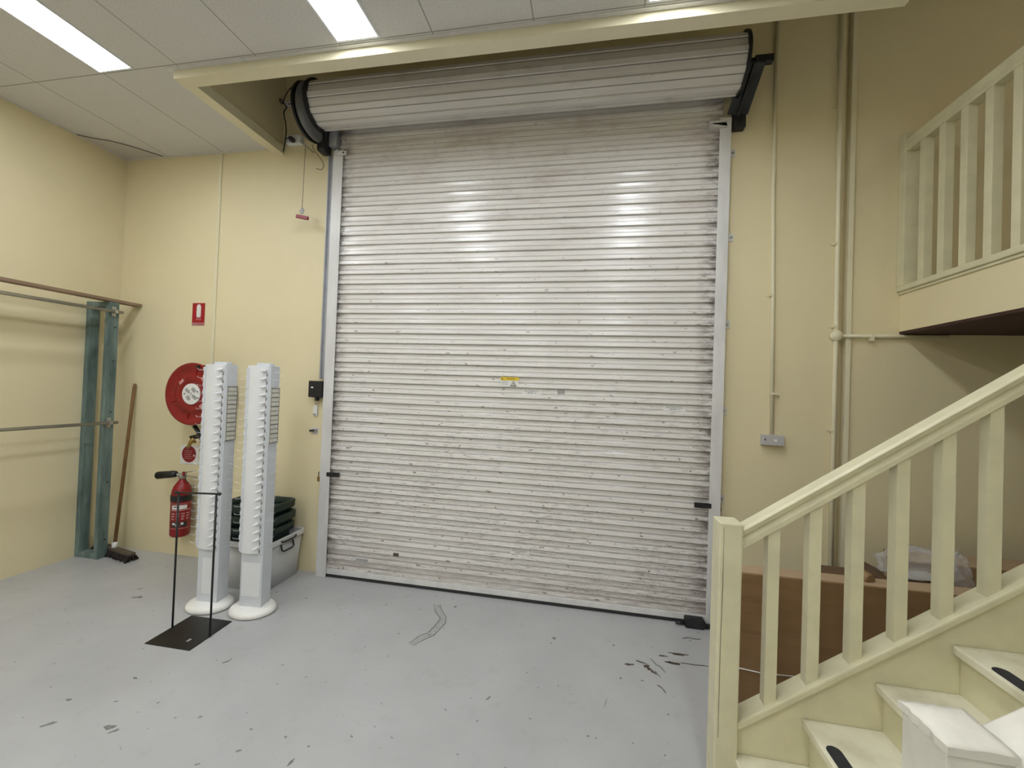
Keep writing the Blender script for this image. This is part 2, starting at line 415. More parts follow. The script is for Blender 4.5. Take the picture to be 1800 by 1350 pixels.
# floor marks: a chipped wandering patch, oily stains, small scuffs
def ribbon(pts, wd, z=.0007, jag=.25):
    pts = [Vector(p) for p in pts]; lft, rgt = [], []
    for i, p in enumerate(pts):
        t = (pts[min(i+1, len(pts)-1)]-pts[max(i-1, 0)]); t.z = 0; t.normalize(); n = Vector((-t.y, t.x, 0))
        k = wd*(1 if 0 < i < len(pts)-1 else .35)
        lft.append(p + n*k*.5*(1+random.uniform(-jag, jag))); rgt.append(p - n*k*.5*(1+random.uniform(-jag, jag)))
    return [(q.x, q.y) for q in lft] + [(q.x, q.y) for q in reversed(rgt)]
def blob(mb, px, py, w_, h_, ang=0.0, z=.0008, n=22):
    c = G(px, py); ca, sa = math.cos(ang), math.sin(ang); k1, k2 = random.uniform(0, 6), random.uniform(0, 6); q = []
    for i in range(n):
        a = 2*PI*i/n; r = 1+.18*math.sin(3*a+k1)+.14*math.sin(5*a+k2)+random.uniform(-.12, .12)
        u, v_ = w_/2*math.cos(a)*r, h_/2*math.sin(a)*r; q.append((c.x+ca*u-sa*v_, c.y+sa*u+ca*v_))
    mb.prism(q, 2, 0.0, z)
def floor_mark(mb, pix, wd, z=.0007, sub=3):
    pp = [G(*q) for q in pix]; out = []
    for a, c in zip(pp[:-1], pp[1:]):
        for k in range(sub): out.append(a.lerp(c, k/sub))
    out.append(pp[-1]); mb.prism(ribbon(out, wd), 2, 0.0, z)
track = [(768, 1062), (771, 1074), (780, 1086), (777, 1094), (768, 1104), (757, 1114), (742, 1121), (722, 1133)]
b = MB(); floor_mark(b, track, .050, .0006); struct('trim_7', b, 'chip')
b = MB()
for off, k in ((-1, .0), (1, .0)):
    pp = [G(*q) for q in track]; out = []
    for i, p in enumerate(pp):
        t = (pp[min(i+1, 7)]-pp[max(i-1, 0)]).normalized(); out.append(p + Vector((-t.y, t.x, 0))*off*.022*random.uniform(.7, 1.25))
    b.prism(ribbon(out, .007, jag=.5), 2, 0, .0012)
for a, c in ((0, 1), (2, 3), (4, 4), (5, 6)):
    p = G(*track[a]).lerp(G(*track[c]), .4); q = p + Vector((random.uniform(-.03, .03), random.uniform(-.02, .02), 0)); b.prism(ribbon([p, (p+q)/2, q], .008), 2, 0, .0012)
struct('trim_8', b, 'scuff')
b = MB()
for q in [(1193, 1150, .10, .022, .05), (1165, 1153, .045, .014, .1), (1184, 1166, .075, .022, -.05), (1176, 1164, .03, .012, .3), (1106, 1168, .05, .016, .2), (1136, 1171, .035, .022, .5), (1127, 1164, .06, .010, -.3), (1148, 1181, .05, .014, -.9), (1140, 1175, .02, .03, 0)]: blob(b, *q)
for pix, wd in [([(1196, 1165), (1210, 1167), (1222, 1169), (1236, 1170), (1246, 1172)], .007), ([(1199, 1122), (1210, 1121), (1220, 1123), (1232, 1124)], .008), ([(1155, 1204), (1160, 1207), (1165, 1211), (1171, 1219)], .006)]:
    floor_mark(b, pix, wd)
struct('trim_9', b, 'stain')
b = MB()
for pix, wd in [([(1142, 1157), (1148, 1162), (1153, 1168), (1162, 1173), (1170, 1183)], .008), ([(1150, 1178), (1155, 1184), (1162, 1192)], .008), 
                ([(390, 1165), (401, 1163), (408, 1157)], .006), ([(391, 1166), (404, 1161)], .005), ([(234, 1191), (241, 1193)], .011), ([(200, 1234), (208, 1232)], .007), ([(236, 1051), (250, 1047)], .02), ([(240, 1036), (252, 1034)], .012),
                ([(505, 1347), (518, 1333)], .012), ([(1078, 1134), (1081, 1135)], .012), ([(1089, 1192), (1093, 1192)], .014), ([(1126, 1196), (1132, 1197)], .008),
                ([(1173, 1255), (1176, 1257)], .010), ([(1111, 1306), (1114, 1307)], .008), ([(1031, 1294), (1036, 1294)], .010), ([(1046, 1297), (1049, 1298)], .01), ([(536, 1052), (541, 1051)], .012),
                ([(1067, 1226), (1062, 1244)], .004), ([(855, 1230), (862, 1224)], .012), ([(540, 1312), (545, 1312)], .01), ([(700, 1113), (702, 1114)], .012), ([(798, 1068), (803, 1065)], .014)]:
    floor_mark(b, pix, wd, sub=2)
for q in [(193, 1278, .05, .022, .2), (201, 1285, .035, .012, .9), (121, 1230, .025, .014, .2), (974, 1122, .026, .020, 0), (1078, 1134, .012, .010, 0), (242, 1050, .07, .02, .3), (86, 1273, .05, .015, .8)]: blob(b, *q)
struct('trim_10', b, 'scuff')

# ------------------------------------------------------------------ ceiling lights
LW, LL = .24, 1.085
def make_light(x, y, z, label, mat='lamp', w=LW, l=LL):
    t = thing('ceiling_light', label, 'ceiling light', (x, y, z), 'recessed ceiling panel lights')
    fr = MB(); e = .012
    fr.box(x-w/2-e, x+w/2+e, y-e, y, z-.006, z-.0005).box(x-w/2-e, x+w/2+e, y-l, y-l+e, z-.006, z-.0005)
    fr.box(x-w/2-e, x-w/2, y-l+e, y-e, z-.006, z-.0005).box(x+w/2, x+w/2+e, y-l+e, y-e, z-.006, z-.0005)
    obj('frame', fr, 'lamp_frame', t)
    obj('diffuser', MB().box(x-w/2, x+w/2, y-l+e, y-e, z-.004, z-.0005), mat, t)
    return t
LX = (-2.997, -1.335, .343)
l0 = make_light(LX[0], -.915, ZC, 'lit panel light in the ceiling nearest the left wall')
dup(l0, Vector((LX[1], -.915, ZC)), 'lit panel light in the ceiling touching the bulkhead above the left part of the shutter')
dup(l0, Vector((LX[2], -.915, ZC)), 'lit panel light in the ceiling, only its end showing above the middle of the bulkhead')
for j in (1, 2, 3):
    for i, x in enumerate(LX):
        dup(l0, Vector((x, -.915-2.21*j, ZC)), 'lit panel light in the ceiling behind the camera')
make_light(4.2, -1.35, ZU, 'lit panel light in the high ceiling over the landing', 'lamp_upper', .30, .60)

# ------------------------------------------------------------------ roller shutter
door = thing('roller_door', 'tall white corrugated roller shutter door with its roll above, filling the back wall', 'roller door', (-.6, -.03, 0), kind='thing')
# rib profile, bottom to top: (fraction of the pitch, depth, profile value)
RIB = [(0.0, 0.0, 0.0), (.02, .0125, .06), (.06, .0140, .10), (.36, .0120, .36), (.42, .002, .43), (.46, .0, .46), (.70, -.001, .70), (.975, 0.0, .975)]
def curtain():
    mb = MB(); attr = []; rows = []
    z = Z_RIB; top = 3.60
    nx = 24; xs = [DX0 + (DX1-DX0)*i/nx for i in range(nx+1)]
    k = 0
    while z + k*PITCH_Z < top:
        for fz, d, u in RIB: rows.append((z + (k+fz)*PITCH_Z, -.030 - d, u))
        k += 1
    for (zz, y, u) in rows:
        for x in xs: mb.v.append(Vector((x, y, zz))); attr.append(u)
    n = nx+1
    for r in range(len(rows)-1):
        for i in range(nx): mb.f.append((r*n+i, r*n+i+1, (r+1)*n+i+1, (r+1)*n+i)); mb.sm.append(False)
    mb.attr = attr; return mb
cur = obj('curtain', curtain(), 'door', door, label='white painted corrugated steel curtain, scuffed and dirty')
# the roll itself: the same ribs wound round a barrel
RC, RY, RZ = .158, -.195, 3.60
def roll():
    mb = MB(); attr = []; rows = []; npitch = 10; n = 25
    xs = [-2.085 + (.865+2.085)*i/(n-1) for i in range(n)]
    for k in range(npitch):
        for fz, d, u in RIB:
            a = 2*PI*(k+fz)/npitch; r = RC + d*.65
            rows.append((RY + r*math.cos(a), RZ + r*math.sin(a), u))
    for (y, z, u) in rows:
        for x in xs: mb.v.append(Vector((x, y, z))); attr.append(u)
    R_ = len(rows)
    for r in range(R_):
        q = (r+1) % R_
        for i in range(n-1): mb.f.append((r*n+i, r*n+i+1, q*n+i+1, q*n+i)); mb.sm.append(False)
    mb.attr = attr; return mb
obj('rolled_curtain', roll(), 'roll', door, label='ribbed roll of curtain wound up above the opening')
obj('barrel', MB().cyl((-2.19, RY, RZ), (.97, RY, RZ), .035), 'dark_steel', door)
def ring(x0, x1, r, w=.02):
    return MB().lathe([(r-w, x0), (r, x0), (r, x1), (r-w, x1), (r-w, x0)], (0, RY, RZ), (1, 0, 0), 56, smooth=False)
obj('end_ring', ring(-2.098, -2.078, RC+.022), 'black', door)
obj('end_ring', ring(.858, .876, RC+.020), 'black', door)
# operator housing at the left end
hs = MB().lathe([(.05, -2.168), (.150, -2.168), (.184, -2.16), (.200, -2.142), (.203, -2.125), (.186, -2.104), (.05, -2.100)], (0, RY, RZ-.045), (1, 0, 0), 56)
obj('motor_housing', hs, 'housing', door)
obj('housing_rim', MB().lathe([(.175, -2.182), (.200, -2.182), (.206, -2.170), (.185, -2.162), (.175, -2.182)], (0, RY, RZ-.045), (1, 0, 0), 56), 'black', door)
obj('motor', MB().box(-2.155, -2.085, -.13, -.03, 3.305, 3.48), 'black', door, bevel=.02)
obj('mounting_bracket', MB().box(-2.085, -2.02, -.075, -.0005, 3.365, 3.50), 'track_grey', door, bevel=.004)
# right hand slotted bracket
p0, p1 = Vector((.893, -.055, 3.375)), Vector((.922, -.26, 3.565))
br = MB().bar(p0, p1, .075, .014, (1, 0, 0)).bar(p0+Vector((.030, 0, 0)), p1+Vector((.030, 0, 0)), .075, .010, (0, 1, 0)).bar(p0+Vector((-.022, 0, 0)), p1+Vector((-.022, 0, 0)), .075, .010, (0, 1, 0))
br.box(.875, .95, -.06, -.0005, 3.29, 3.44)
bro = obj('mounting_bracket', br, 'dark_steel', door, bevel=.003)
sl = MB()
for k in (.55, .68, .82): sl.bar(p0.lerp(p1, k)+Vector((0, -.005, -.005)), p0.lerp(p1, k+.10)+Vector((0, -.005, -.005)), .014, .004, (1, 0, 0))
obj('slot', sl, 'steel', bro)
c_ = W(1349, 105, -.24)
obj('axle_stub', MB().box(.93, c_.x+.03, -.262, -.222, c_.z-.022, c_.z+.022), 'dark_steel', door, bevel=.003)
# side tracks
tl = MB().box(-2.050, -1.992, -.062, -.0005, .0, 3.335).box(-1.994, -1.965, -.062, -.056, 0, 3.335)
obj('guide_track', tl, 'track', door, bevel=.003, label='white left guide track')
obj('guide_backing', MB().box(-2.105, -2.0505, -.022, -.0005, 1.535, 3.33).box(-2.105, -2.098, -.045, -.022, 1.535, 3.33), 'track_grey', door, bevel=.002, label='bluish grey steel backing channel')
tr = MB().box(.808, .862, -.062, -.0005, .0, 3.36).box(.79, .812, -.062, -.056, 0, 3.36)
obj('guide_track', tr, 'track', door, bevel=.003, label='white right guide track')
for x0, x1, z in ((-2.02, -1.93, 3.305), (.72, .83, 3.305)):
    st = obj('top_stop', MB().box(x0, x1, -.075, -.062, z-.016, z+.016).box(min(x0, x1) if x0 > 0 else x0, x0+.02 if x0 < 0 else x1, -.075, -.04, z-.016, z+.03), 'track', door, bevel=.003)
    obj('screw', MB().cyl(((x0+x1)/2 + .02, -.0755, z), ((x0+x1)/2 + .02, -.079, z), .006, 10), 'dark_steel', st)
for (px, py) in ((1286, 270), (1283, 418), (1276, 571), (1271, 722), (1266, 876)):
    p = W(px, py); lug = obj('track_lug', MB().box(p.x-.03, p.x+.022, -.006, -.0005, p.z-.026, p.z+.026), 'track', door, bevel=.002)
    obj('bolt', MB().cyl((p.x+.006, -.012, p.z), (p.x+.006, -.006, p.z), .008, 8), 'steel', lug)
# bottom rail and rubber seal
obj('bottom_rail', MB().box(DX0, DX1, -.05, -.02, .024, .0655), 'track', door, bevel=.004, label='dirty white bottom rail')
obj('bottom_seal', MB().box(DX0, DX1, -.049, -.022, .003, .0245), 'rubber', door, bevel=.003)
# slide bolts and the floor lock
for x0, x1, z in ((-1.992, -1.885, .795), (.70, .805, .786)):
    sb = obj('slide_bolt', MB().box(x0, x1, -.066, -.05, z-.016, z+.016), 'dark_steel', door, bevel=.003)
    obj('bolt_knob', MB().cyl(((x0+x1)/2, -.082, z), ((x0+x1)/2, -.066, z), .010, 12), 'dark_steel', sb)
fl = obj('floor_lock', MB().box(.655, .775, -.115, -.05, .0, .060), 'dark_steel', door, bevel=.012)
obj('lock_bar', MB().box(.775, .835, -.095, -.075, .006, .028), 'dark_steel', fl)
obj('lock_pin', MB().cyl((.60, -.085, .016), (.655, -.085, .016), .009, 10), 'dark_steel', fl)
# stickers on the curtain
YS = -.0447
st = obj('warning_sticker', MB().box(-.640, -.507, YS-.0006, YS, 1.525, 1.592), 'label_white', door)
obj('warning_band', MB().box(-.640, -.507, YS-.0012, YS-.0006, 1.568, 1.592), 'yellow', st)
text('lettering', 'WARNING', .017, (-.565, YS-.0013, 1.580), st, 'ink', .062)
obj('hazard_mark', MB().prism([(-.634, 1.574), (-.620, 1.574), (-.627, 1.587)], 1, YS-.0016, YS-.0012), 'ink', st)
def tri(c, z, h): return [(c-h*.6, z), (c+h*.6, z), (c, z+h)]
tg = MB(); a, q = tri(-.545, 1.527, .040), tri(-.545, 1.5315, .030)
for i in range(3): tg.prism([a[i], a[(i+1) % 3], q[(i+1) % 3], q[i]], 1, YS-.0016, YS-.0006)
tg.prism([(-.551, 1.535), (-.548, 1.535), (-.543, 1.552), (-.546, 1.552)], 1, YS-.0016, YS-.0006)
tg.prism([(-.540, 1.535), (-.536, 1.535), (-.541, 1.548), (-.544, 1.548)], 1, YS-.0016, YS-.0006)
obj('hazard_mark', tg, 'ink', st)
obj('hazard_fill', MB().prism(q, 1, YS-.0010, YS-.0006), 'cell', st)
fs = MB()
for i in range(3): fs.box(-.634, -.590+.01*(i % 2), YS-.0011, YS-.0006, 1.560-.010*i, 1.562-.010*i)
obj('fine_print', fs, 'ink_soft', st)
def shop_sticker(px0, px1, py, lines=('Service Maintenance Repairs', 'Electric Garage Doors', '1800 881 110')):
    p, q = W(px0, py, YS), W(px1, py, YS); wd = q.x-p.x; c = (p.x+q.x)/2; z = p.z
    k = round((z - Z_RIB)/PITCH_Z - .70); z = Z_RIB + (k+.70)*PITCH_Z
    Yp = -.030 - .0005
    s_ = obj('sticker', MB().box(p.x-.006, q.x+.006, Yp-.0012, Yp, z-.021, z+.019), 'label_white', door)
    for t_, sz, dz, f in zip(lines, (.009, .012, .012), (.0125, .001, -.012), (1.0, .78, .48)):
        text('lettering', t_, sz, (c, Yp-.0014, z+dz), s_, 'ink' if dz < .01 else 'ink_soft', wd*f)
shop_sticker(918, 950, 694); shop_sticker(1168, 1204, 721); shop_sticker(897, 928, 972)
p = W(986, 693, YS); obj('sticker', MB().box(p.x-.025, p.x+.025, -.0322, -.0310, Z_RIB+18.55*PITCH_Z, Z_RIB+18.95*PITCH_Z), 'label_grey', door, label='torn grey sticker remnant')
p = W(636, 987, YS); k = round((p.z-Z_RIB)/PITCH_Z-.2)
obj('sticker', MB().box(p.x-.05, p.x+.05, -.0455, -.0440, Z_RIB+(k+.10)*PITCH_Z, Z_RIB+(k+.36)*PITCH_Z), 'label_grey', door, label='worn grey rectangular sticker')
p = W(696, 975, YS); obj('patch', MB().box(p.x-.022, p.x+.022, -.0475, -.043, p.z-.013, p.z+.013), 'stain', door, bevel=.003)

# padlocks hanging from the track lugs
def padlock(px, py, label, s=1.0):
    p = W(px, py, -.045); t = thing('padlock', label, 'padlock', p)
    obj('body', MB().box(p.x-.016*s, p.x+.016*s, p.y-.009, p.y+.009, p.z-.045*s, p.z-.006*s), 'brass', t, bevel=.003)
    obj('shackle', MB().tube([(p.x-.010*s, p.y, p.z-.008), (p.x-.010*s, p.y, p.z+.018*s), (p.x-.005*s, p.y, p.z+.028*s), (p.x+.005*s, p.y, p.z+.028*s), (p.x+.010*s, p.y, p.z+.018*s), (p.x+.010*s, p.y, p.z-.008)], .0035, 8), 'dark_steel', t)
padlock(562, 836, 'brass padlock hanging at the left guide track of the shutter')
padlock(1264, 889, 'dark brass padlock hanging at the right guide track of the shutter', .8)

# ------------------------------------------------------------------ wall fittings
def conduit(name, pts, r, label, clips=(), cat='conduit', mat='trim'):
    t = thing(name, label, cat, pts[0])
    obj('pipe', MB().tube(pts, r, 12), mat, t)
    for (x, z, s) in clips:
        obj('clip', MB().box(x-r-.006, x+r+.020*s, -2*r-.003, -.0005, z-.007, z+.007).cyl((x+s*(r+.016), -.006, z), (x+s*(r+.016), -.0005, z), .006, 8), mat, t)
    return t
# conduit above the light switch
pa, pb = W(1365, 60), W(1355, 764)
cz = [W(1360, 520).z, W(1356, 692).z]
conduit('wall_conduit', [(pa.x, -.012, 4.3), (pa.x, -.012, 2.9), ((pa.x+pb.x)/2, -.012, 2.2), (pb.x, -.012, pb.z)], .012,
        'thin cream conduit running straight down to the grey switch box', [((pa.x+pb.x)/2, cz[0], -1), (pb.x, cz[1], 1)])
t = thing('switch_box', 'grey surface mounted switch box on the cream wall right of the shutter', 'switch box', (1.17, 0, 1.24))
pl, pr = W(1336, 764), W(1374, 784); zc = W(1355, 773).z
obj('box', MB().box(pl.x, pr.x, -.040, -.0005, zc-.034, zc+.034), 'gpo', t, bevel=.004)
obj('face_plate', MB().box(pl.x+.003, pr.x-.003, -.0475, -.0405, zc-.032, zc+.032), 'gpo', t, bevel=.003)
obj('rocker', MB().box((pl.x+pr.x)/2, (pl.x+pr.x)/2+.018, -.053, -.0476, zc-.009, zc+.007), 'plastic_white', t, bevel=.002)
obj('screw', MB().cyl((pl.x+.014, -.0495, zc+.004), (pl.x+.014, -.0476, zc+.004), .005, 10), 'dark_steel', t)
# main conduit with junction
pj = W(1467, 591); xj = pj.x
clipz = [W(1466, 190).z, W(1465, 430).z, W(1462, 575).z, W(1457, 756).z]
pz = conduit('wall_conduit', [(xj-.012, -.014, 4.4), (xj-.006, -.014, 3.0), (xj, -.014, pj.z), (xj+.002, -.014, .005)], .014,
        'cream conduit beside the wall joint, running floor to ceiling through a round junction box',
        [(xj-.006, clipz[0], -1), (xj-.004, clipz[1], -1), (xj-.002, clipz[2], -1), (xj, clipz[3], -1)])
obj('junction_box', MB().lathe([(.034, 0), (.034, .030), (.029, .034), (.026, .034), (.024, .037), (1e-6, .037)], (xj, -.0005, pj.z), (0, -1, 0), 28), 'trim', pz)
pe = W(1583, 591)
obj('branch_pipe', MB().tube([(xj+.03, -.014, pj.z), (pe.x+.25, -.003, pe.z)], .011, 12), 'trim', pz)
obj('pipe_saddle', MB().box(W(1530, 595).x-.008, W(1530, 595).x+.008, -.027, .011, pj.z-.03, pj.z+.013), 'trim', pz)

# fire extinguisher sign
a, c = W(340, 533), W(359, 567); t0 = W(336, 574)
sg = thing('fire_sign', 'small red sign with a white extinguisher symbol on the cream wall', 'sign', ((a.x+c.x)/2, 0, a.z))
sx0, sx1, sz1, sz0 = a.x-.002, c.x+.002, a.z, W(346, 566.5).z
obj('board', MB().box(sx0, sx1, -.004, -.0005, sz0-.028, sz1), 'red_bright', sg)
cxs = (sx0+sx1)/2+.004
obj('extinguisher_symbol', MB().prism([(cxs-.018, sz0+.042), (cxs+.018, sz0+.042), (cxs+.021, sz0+.06), (cxs+.021, sz1-.032), (cxs+.013, sz1-.014), (cxs, sz1-.010), (cxs-.013, sz1-.014), (cxs-.021, sz1-.032), (cxs-.021, sz0+.06)], 1, -.0052, -.004), 'label_white', sg)
text('lettering', 'FIRE', .024, (cxs, -.0046, sz0+.025), sg, 'label_pink', .050)
obj('lower_strip', MB().box(sx0, sx1, -.0052, -.004, sz0-.026, sz0-.004), 'label_pink', sg)
text('lettering', 'EXTINGUISHER', .016, ((sx0+sx1)/2, -.0056, sz0-.015), sg, 'red_dull', .108)

# hose reel
RX, RYf, RZc, RR = -3.118, -.20, 1.377, .250
hr = thing('hose_reel', 'round red fire hose reel mounted on the cream wall behind the white display tower', 'hose reel', (RX, 0, RZc))
obj('drum', MB().lathe([(.10, .03), (.105, .05), (.105, .17), (.10, .175)], (RX, 0, RZc), (0, -1, 0), 40), 'red', hr)
obj('hose', MB().lathe([(.11, .045), (.205, .048), (.212, .07), (.205, .09), (.212, .11), (.205, .13), (.210, .15), (.11, .155)], (RX, 0, RZc), (0, -1, 0), 56), 'black', hr)
def disc(d0, sgn, name):
    pr = [(.03, 0), (.10, 0), (.105, .004), (.150, .004), (.156, -.002), (.205, -.002), (.214, .004), (.236, .010), (.2465, .008), (RR, 0), (.2465, -.006), (.236, -.006)]
    prof = [(r, d0+sgn*h) for r, h in pr] + [(.03, d0-sgn*.008)]
    return obj(name, MB().lathe(prof, (RX, 0, RZc), (0, -1, 0), 72), 'red', hr)
fd = disc(.195, 1, 'side_disc'); disc(.035, -1, 'side_disc')
lb = obj('centre_label', MB().lathe([(.083, .195), (.083, .2035), (1e-6, .2035)], (RX, 0, RZc), (0, -1, 0), 48, smooth=False), 'label_white', hr)
lg = MB()
def rp(px, pz, w_, h_, ang):
    ca, sa = math.cos(ang), math.sin(ang)
    return [(RX+px+ca*u-sa*v, RZc+pz+sa*u+ca*v) for u, v in ((-w_/2, -h_/2), (w_/2, -h_/2), (w_/2, h_/2), (-w_/2, h_/2))]
for (u, v) in ((0, .040), (0, -.040), (-.04, .0), (.04, 0)):
    ang = -.65; ca, sa = math.cos(ang), math.sin(ang); px, pz = ca*u-sa*v, sa*u+ca*v
    lg.prism(rp(px, pz, .045, .028, ang), 1, -.2042, -.2035)
obj('print', lg, 'label_grey', lb)
lk = MB(); lk.prism(rp(0, 0, .14, .003, -.65), 1, -.2046, -.2035); lk.prism(rp(0, 0, .003, .12, -.65), 1, -.2046, -.2035)
for (u, v) in ((.065, -.03), (-.06, .0), (.06, .02)): lk.prism(rp(u, v, .014, .012, .3), 1, -.2046, -.2035)
obj('print', lk, 'ink_soft', lb)
for (px, py, ang) in ((319, 671, .75), (357, 668, -.9), (354, 713, .75)):
    p = W(px, py, -.202); obj('arrow_patch', MB().prism([(q[0]-RX+p.x, q[1]-RZc+p.z) for q in rp(0, 0, .046, .022, ang)], 1, -.2025, -.196), 'label_pink', fd)
for k in range(6):
    an = k*PI/3+.35
    obj('rib', MB().bar((RX+math.cos(an)*.112, -.1945, RZc+math.sin(an)*.112), (RX+math.cos(an)*.205, -.1945, RZc+math.sin(an)*.205), .010, .008, (0, 1, 0)), 'red', fd)
obj('wall_arm', MB().bar((RX+.12, -.01, RZc+.26), (RX+.12, -.01, RZc-.34), .05, .02, (0, 1, 0)).bar((RX+.10, -.02, RZc+.22), (RX+.06, -.215, RZc+.22), .03, .02), 'black', hr)
q0, q1, q2 = W(341, 748, -.14), W(352, 764, -.12), W(357, 778, -.10)
obj('guide_arm', MB().tube([q0, q1, q2], .016, 10), 'black', hr)
nz = [W(359, 765, -.10), W(346, 765, -.12), W(334, 768, -.12), W(337, 771, -.11), W(348, 769, -.1)]
obj('nozzle_holder', MB().tube(nz, .008, 8), 'black', hr)
obj('nozzle', MB().tube([W(342, 769, -.10), W(335, 778, -.10), W(329, 789, -.11)], [.018, .016, .008], 12), 'brass', hr)
obj('valve', MB().cyl(W(342.5, 773, -.08), W(342.5, 779, -.08), .009, 10), 'brass', hr)

# round tag sign under the reel
p = W(333, 798); ps = W(333, 800)
ts = thing('round_sign', 'round dark red instruction disc on a white card under the hose reel', 'sign', (p.x, 0, p.z))
obj('card', MB().box(W(318, 800).x, W(350, 800).x, -.003, -.0005, W(333, 816).z, W(333, 783).z), 'label_white', ts, label='white backing card')
obj('disc', MB().lathe([(.070, .003), (.070, .0055), (1e-6, .0055)], (p.x, 0, p.z), (0, -1, 0), 40, smooth=False, sy=1.0), 'red_dull', ts)
fp = MB()
for i in range(5): fp.box(p.x-.044+.004*(i % 2), p.x+.034-.006*(i % 3), -.0062, -.0055, p.z+.026-.016*i, p.z+.029-.016*i)
fp.box(p.x+.044, p.x+.056, -.0062, -.0055, p.z-.02, p.z-.004)
obj('fine_print', fp, 'label_pink', ts)

# extinguisher, hung on the wall
ex, ey, ez0, ez1 = -3.285, -.092, .205, .665
xt = thing('fire_extinguisher', 'red fire extinguisher with a black horn hanging low on the cream wall', 'fire extinguisher', (ex, ey, ez0))
rb_ = .070
body = obj('cylinder', MB().lathe([(1e-6, ez0+.004), (.055, ez0), (.066, ez0+.008), (rb_, ez0+.022), (rb_, .545), (.066, .58), (.056, .612), (.040, .638), (.026, .655), (.022, .668), (1e-6, .668)], (ex, ey, 0), (0, 0, 1), 40), 'red', xt)
def band(r, z0, z1, a0, a1, n=18, th=.0008):
    mb = MB(); vs = []
    for z in (z0, z1):
        for i in range(n+1):
            an = a0+(a1-a0)*i/n
            for rr in (r, r+th): vs.append((ex+math.cos(an)*rr, ey+math.sin(an)*rr, z))
    f = []; k = 2*(n+1)
    for i in range(n):
        f += [(2*i+1, 2*i+3, k+2*i+3, k+2*i+1), (2*i, k+2*i, k+2*i+2, 2*i+2), (k+2*i+1, k+2*i+3, k+2*i+2, k+2*i), (2*i, 2*i+2, 2*i+3, 2*i+1)]
    f += [(0, 1, k+1, k), (2*n, k+2*n, k+2*n+1, 2*n+1)]
    return mb.add(vs, f, False)
FA = math.radians(-42)        # direction in which the label faces
obj('holding_strap', band(rb_, .497, .545, 0, 2*PI, 40, .003), 'black', xt)
lbf = obj('label_outline', band(rb_, .478, .481, FA-1.1, FA+1.1).add(band(rb_, .278, .281, FA-1.1, FA+1.1).v, band(rb_, .278, .281, FA-1.1, FA+1.1).f), 'label_pink', body)
obj('label_outline', band(rb_, .424, .431, FA-1.1, FA+1.1), 'label_pink', body)
obj('brand_panel', band(rb_, .436, .468, FA-.95, FA+.60), 'label_white', body)
obj('brand_print', band(rb_+.0008, .450, .460, FA-.75, FA-.15), 'ink_soft', body)
for i in range(4):
    for j in range(3): obj('instruction_print', band(rb_, .352+.021*j, .362+.021*j, FA-.95+.5*i, FA-.68+.5*i+.04*j, 6), 'label_pink', body)
pict = obj('pictogram_panel', band(rb_, .292, .335, FA-.9, FA-.08, 10), 'ink', body)
pict2 = obj('pictogram_panel', band(rb_, .292, .335, FA-.02, FA+.62, 10), 'ink', body)
obj('pictogram', band(rb_+.0008, .300, .314, FA-.45, FA-.2, 6), 'label_white', pict)
obj('pictogram', band(rb_+.0008, .312, .326, FA-.8, FA-.5, 6), 'label_white', pict)
obj('pictogram', band(rb_+.0008, .310, .328, FA+.05, FA+.28, 6), 'label_white', pict2)
vz = .692
obj('valve', MB().cyl((ex, ey, .666), (ex, ey, .712), .020, 16).cyl((ex-.03, ey, vz), (ex+.03, ey, vz), .014, 12).box(ex-.018, ex+.022, ey-.018, ey+.018, .69, .718), 'steel', xt, bevel=0)
obj('carry_handle', MB().bar((ex+.01, ey, .700), (ex+.135, ey, .692), .022, .006), 'steel', xt)
obj('squeeze_lever', MB().bar((ex+.01, ey, .722), (ex+.115, ey, .742), .022, .006), 'steel', xt)
obj('safety_tag', MB().box(ex+.026, ex+.046, ey-.026, ey-.020, .70, .735), 'red_dull', xt)
obj('safety_wire', MB().tube([(ex+.05, ey-.02, .70), (ex+.06, ey-.025, .675), (ex+.075, ey-.022, .645)], .003, 6), 'black', xt)
ha, hb = W(309, 833, ey-.01), W(278, 835.5, ey-.01)
obj('horn_neck', MB().tube([(ex-.025, ey, vz), ha], .009, 10), 'steel', xt)
obj('discharge_horn', MB().tube([ha+(ha-hb)*.05, ha, ha.lerp(hb, .12), hb], [.012, .024, .029, .031], 20), 'black', xt)
obj('wall_hook', MB().box(ex-.02, ex+.02, -.024, -.0005, .45, .60), 'steel', xt)

# black key box by the shutter, key tag and catch below it
a, c = W(543, 669, -.05), W(566, 699, -.05)
kb = thing('key_switch', 'black key switch box on the wall beside the left track of the shutter', 'switch box', ((a.x+c.x)/2, 0, c.z))
obj('box', MB().box(a.x, c.x, -.055, -.0005, c.z, a.z), 'black', kb, bevel=.008)
p = W(556, 701, -.04); obj('lock_barrel', MB().cyl((p.x, -.03, c.z+.004), (p.x, -.03, p.z-.016), .016, 14), 'black', kb)
p = W(548, 681, -.056); obj('status_lamp', MB().box(p.x-.006, p.x+.012, -.0575, -.055, p.z-.006, p.z+.006), 'plastic_white', kb)
p = W(556, 712)
kt = thing('key_tag', 'small white card tag hanging below the black key switch box', 'tag', (p.x, 0, p.z))
obj('card', MB().box(W(552, 722).x, W(559, 722).x, -.010, -.007, W(556, 731).z, p.z), 'label_white', kt)
obj('string', MB().tube([(p.x, -.03, W(556, 702).z), (p.x+.004, -.009, p.z)], .0012, 6), 'cord', kt)
q = W(555, 728); obj('key', MB().box(q.x-.012, q.x+.008, -.014, -.010, q.z-.006, q.z+.006), 'steel', kt)
p = W(554, 757)
wc = thing('wall_catch', 'small grey metal catch plate screwed to the wall by the shutter track', 'wall catch', (p.x, 0, p.z))
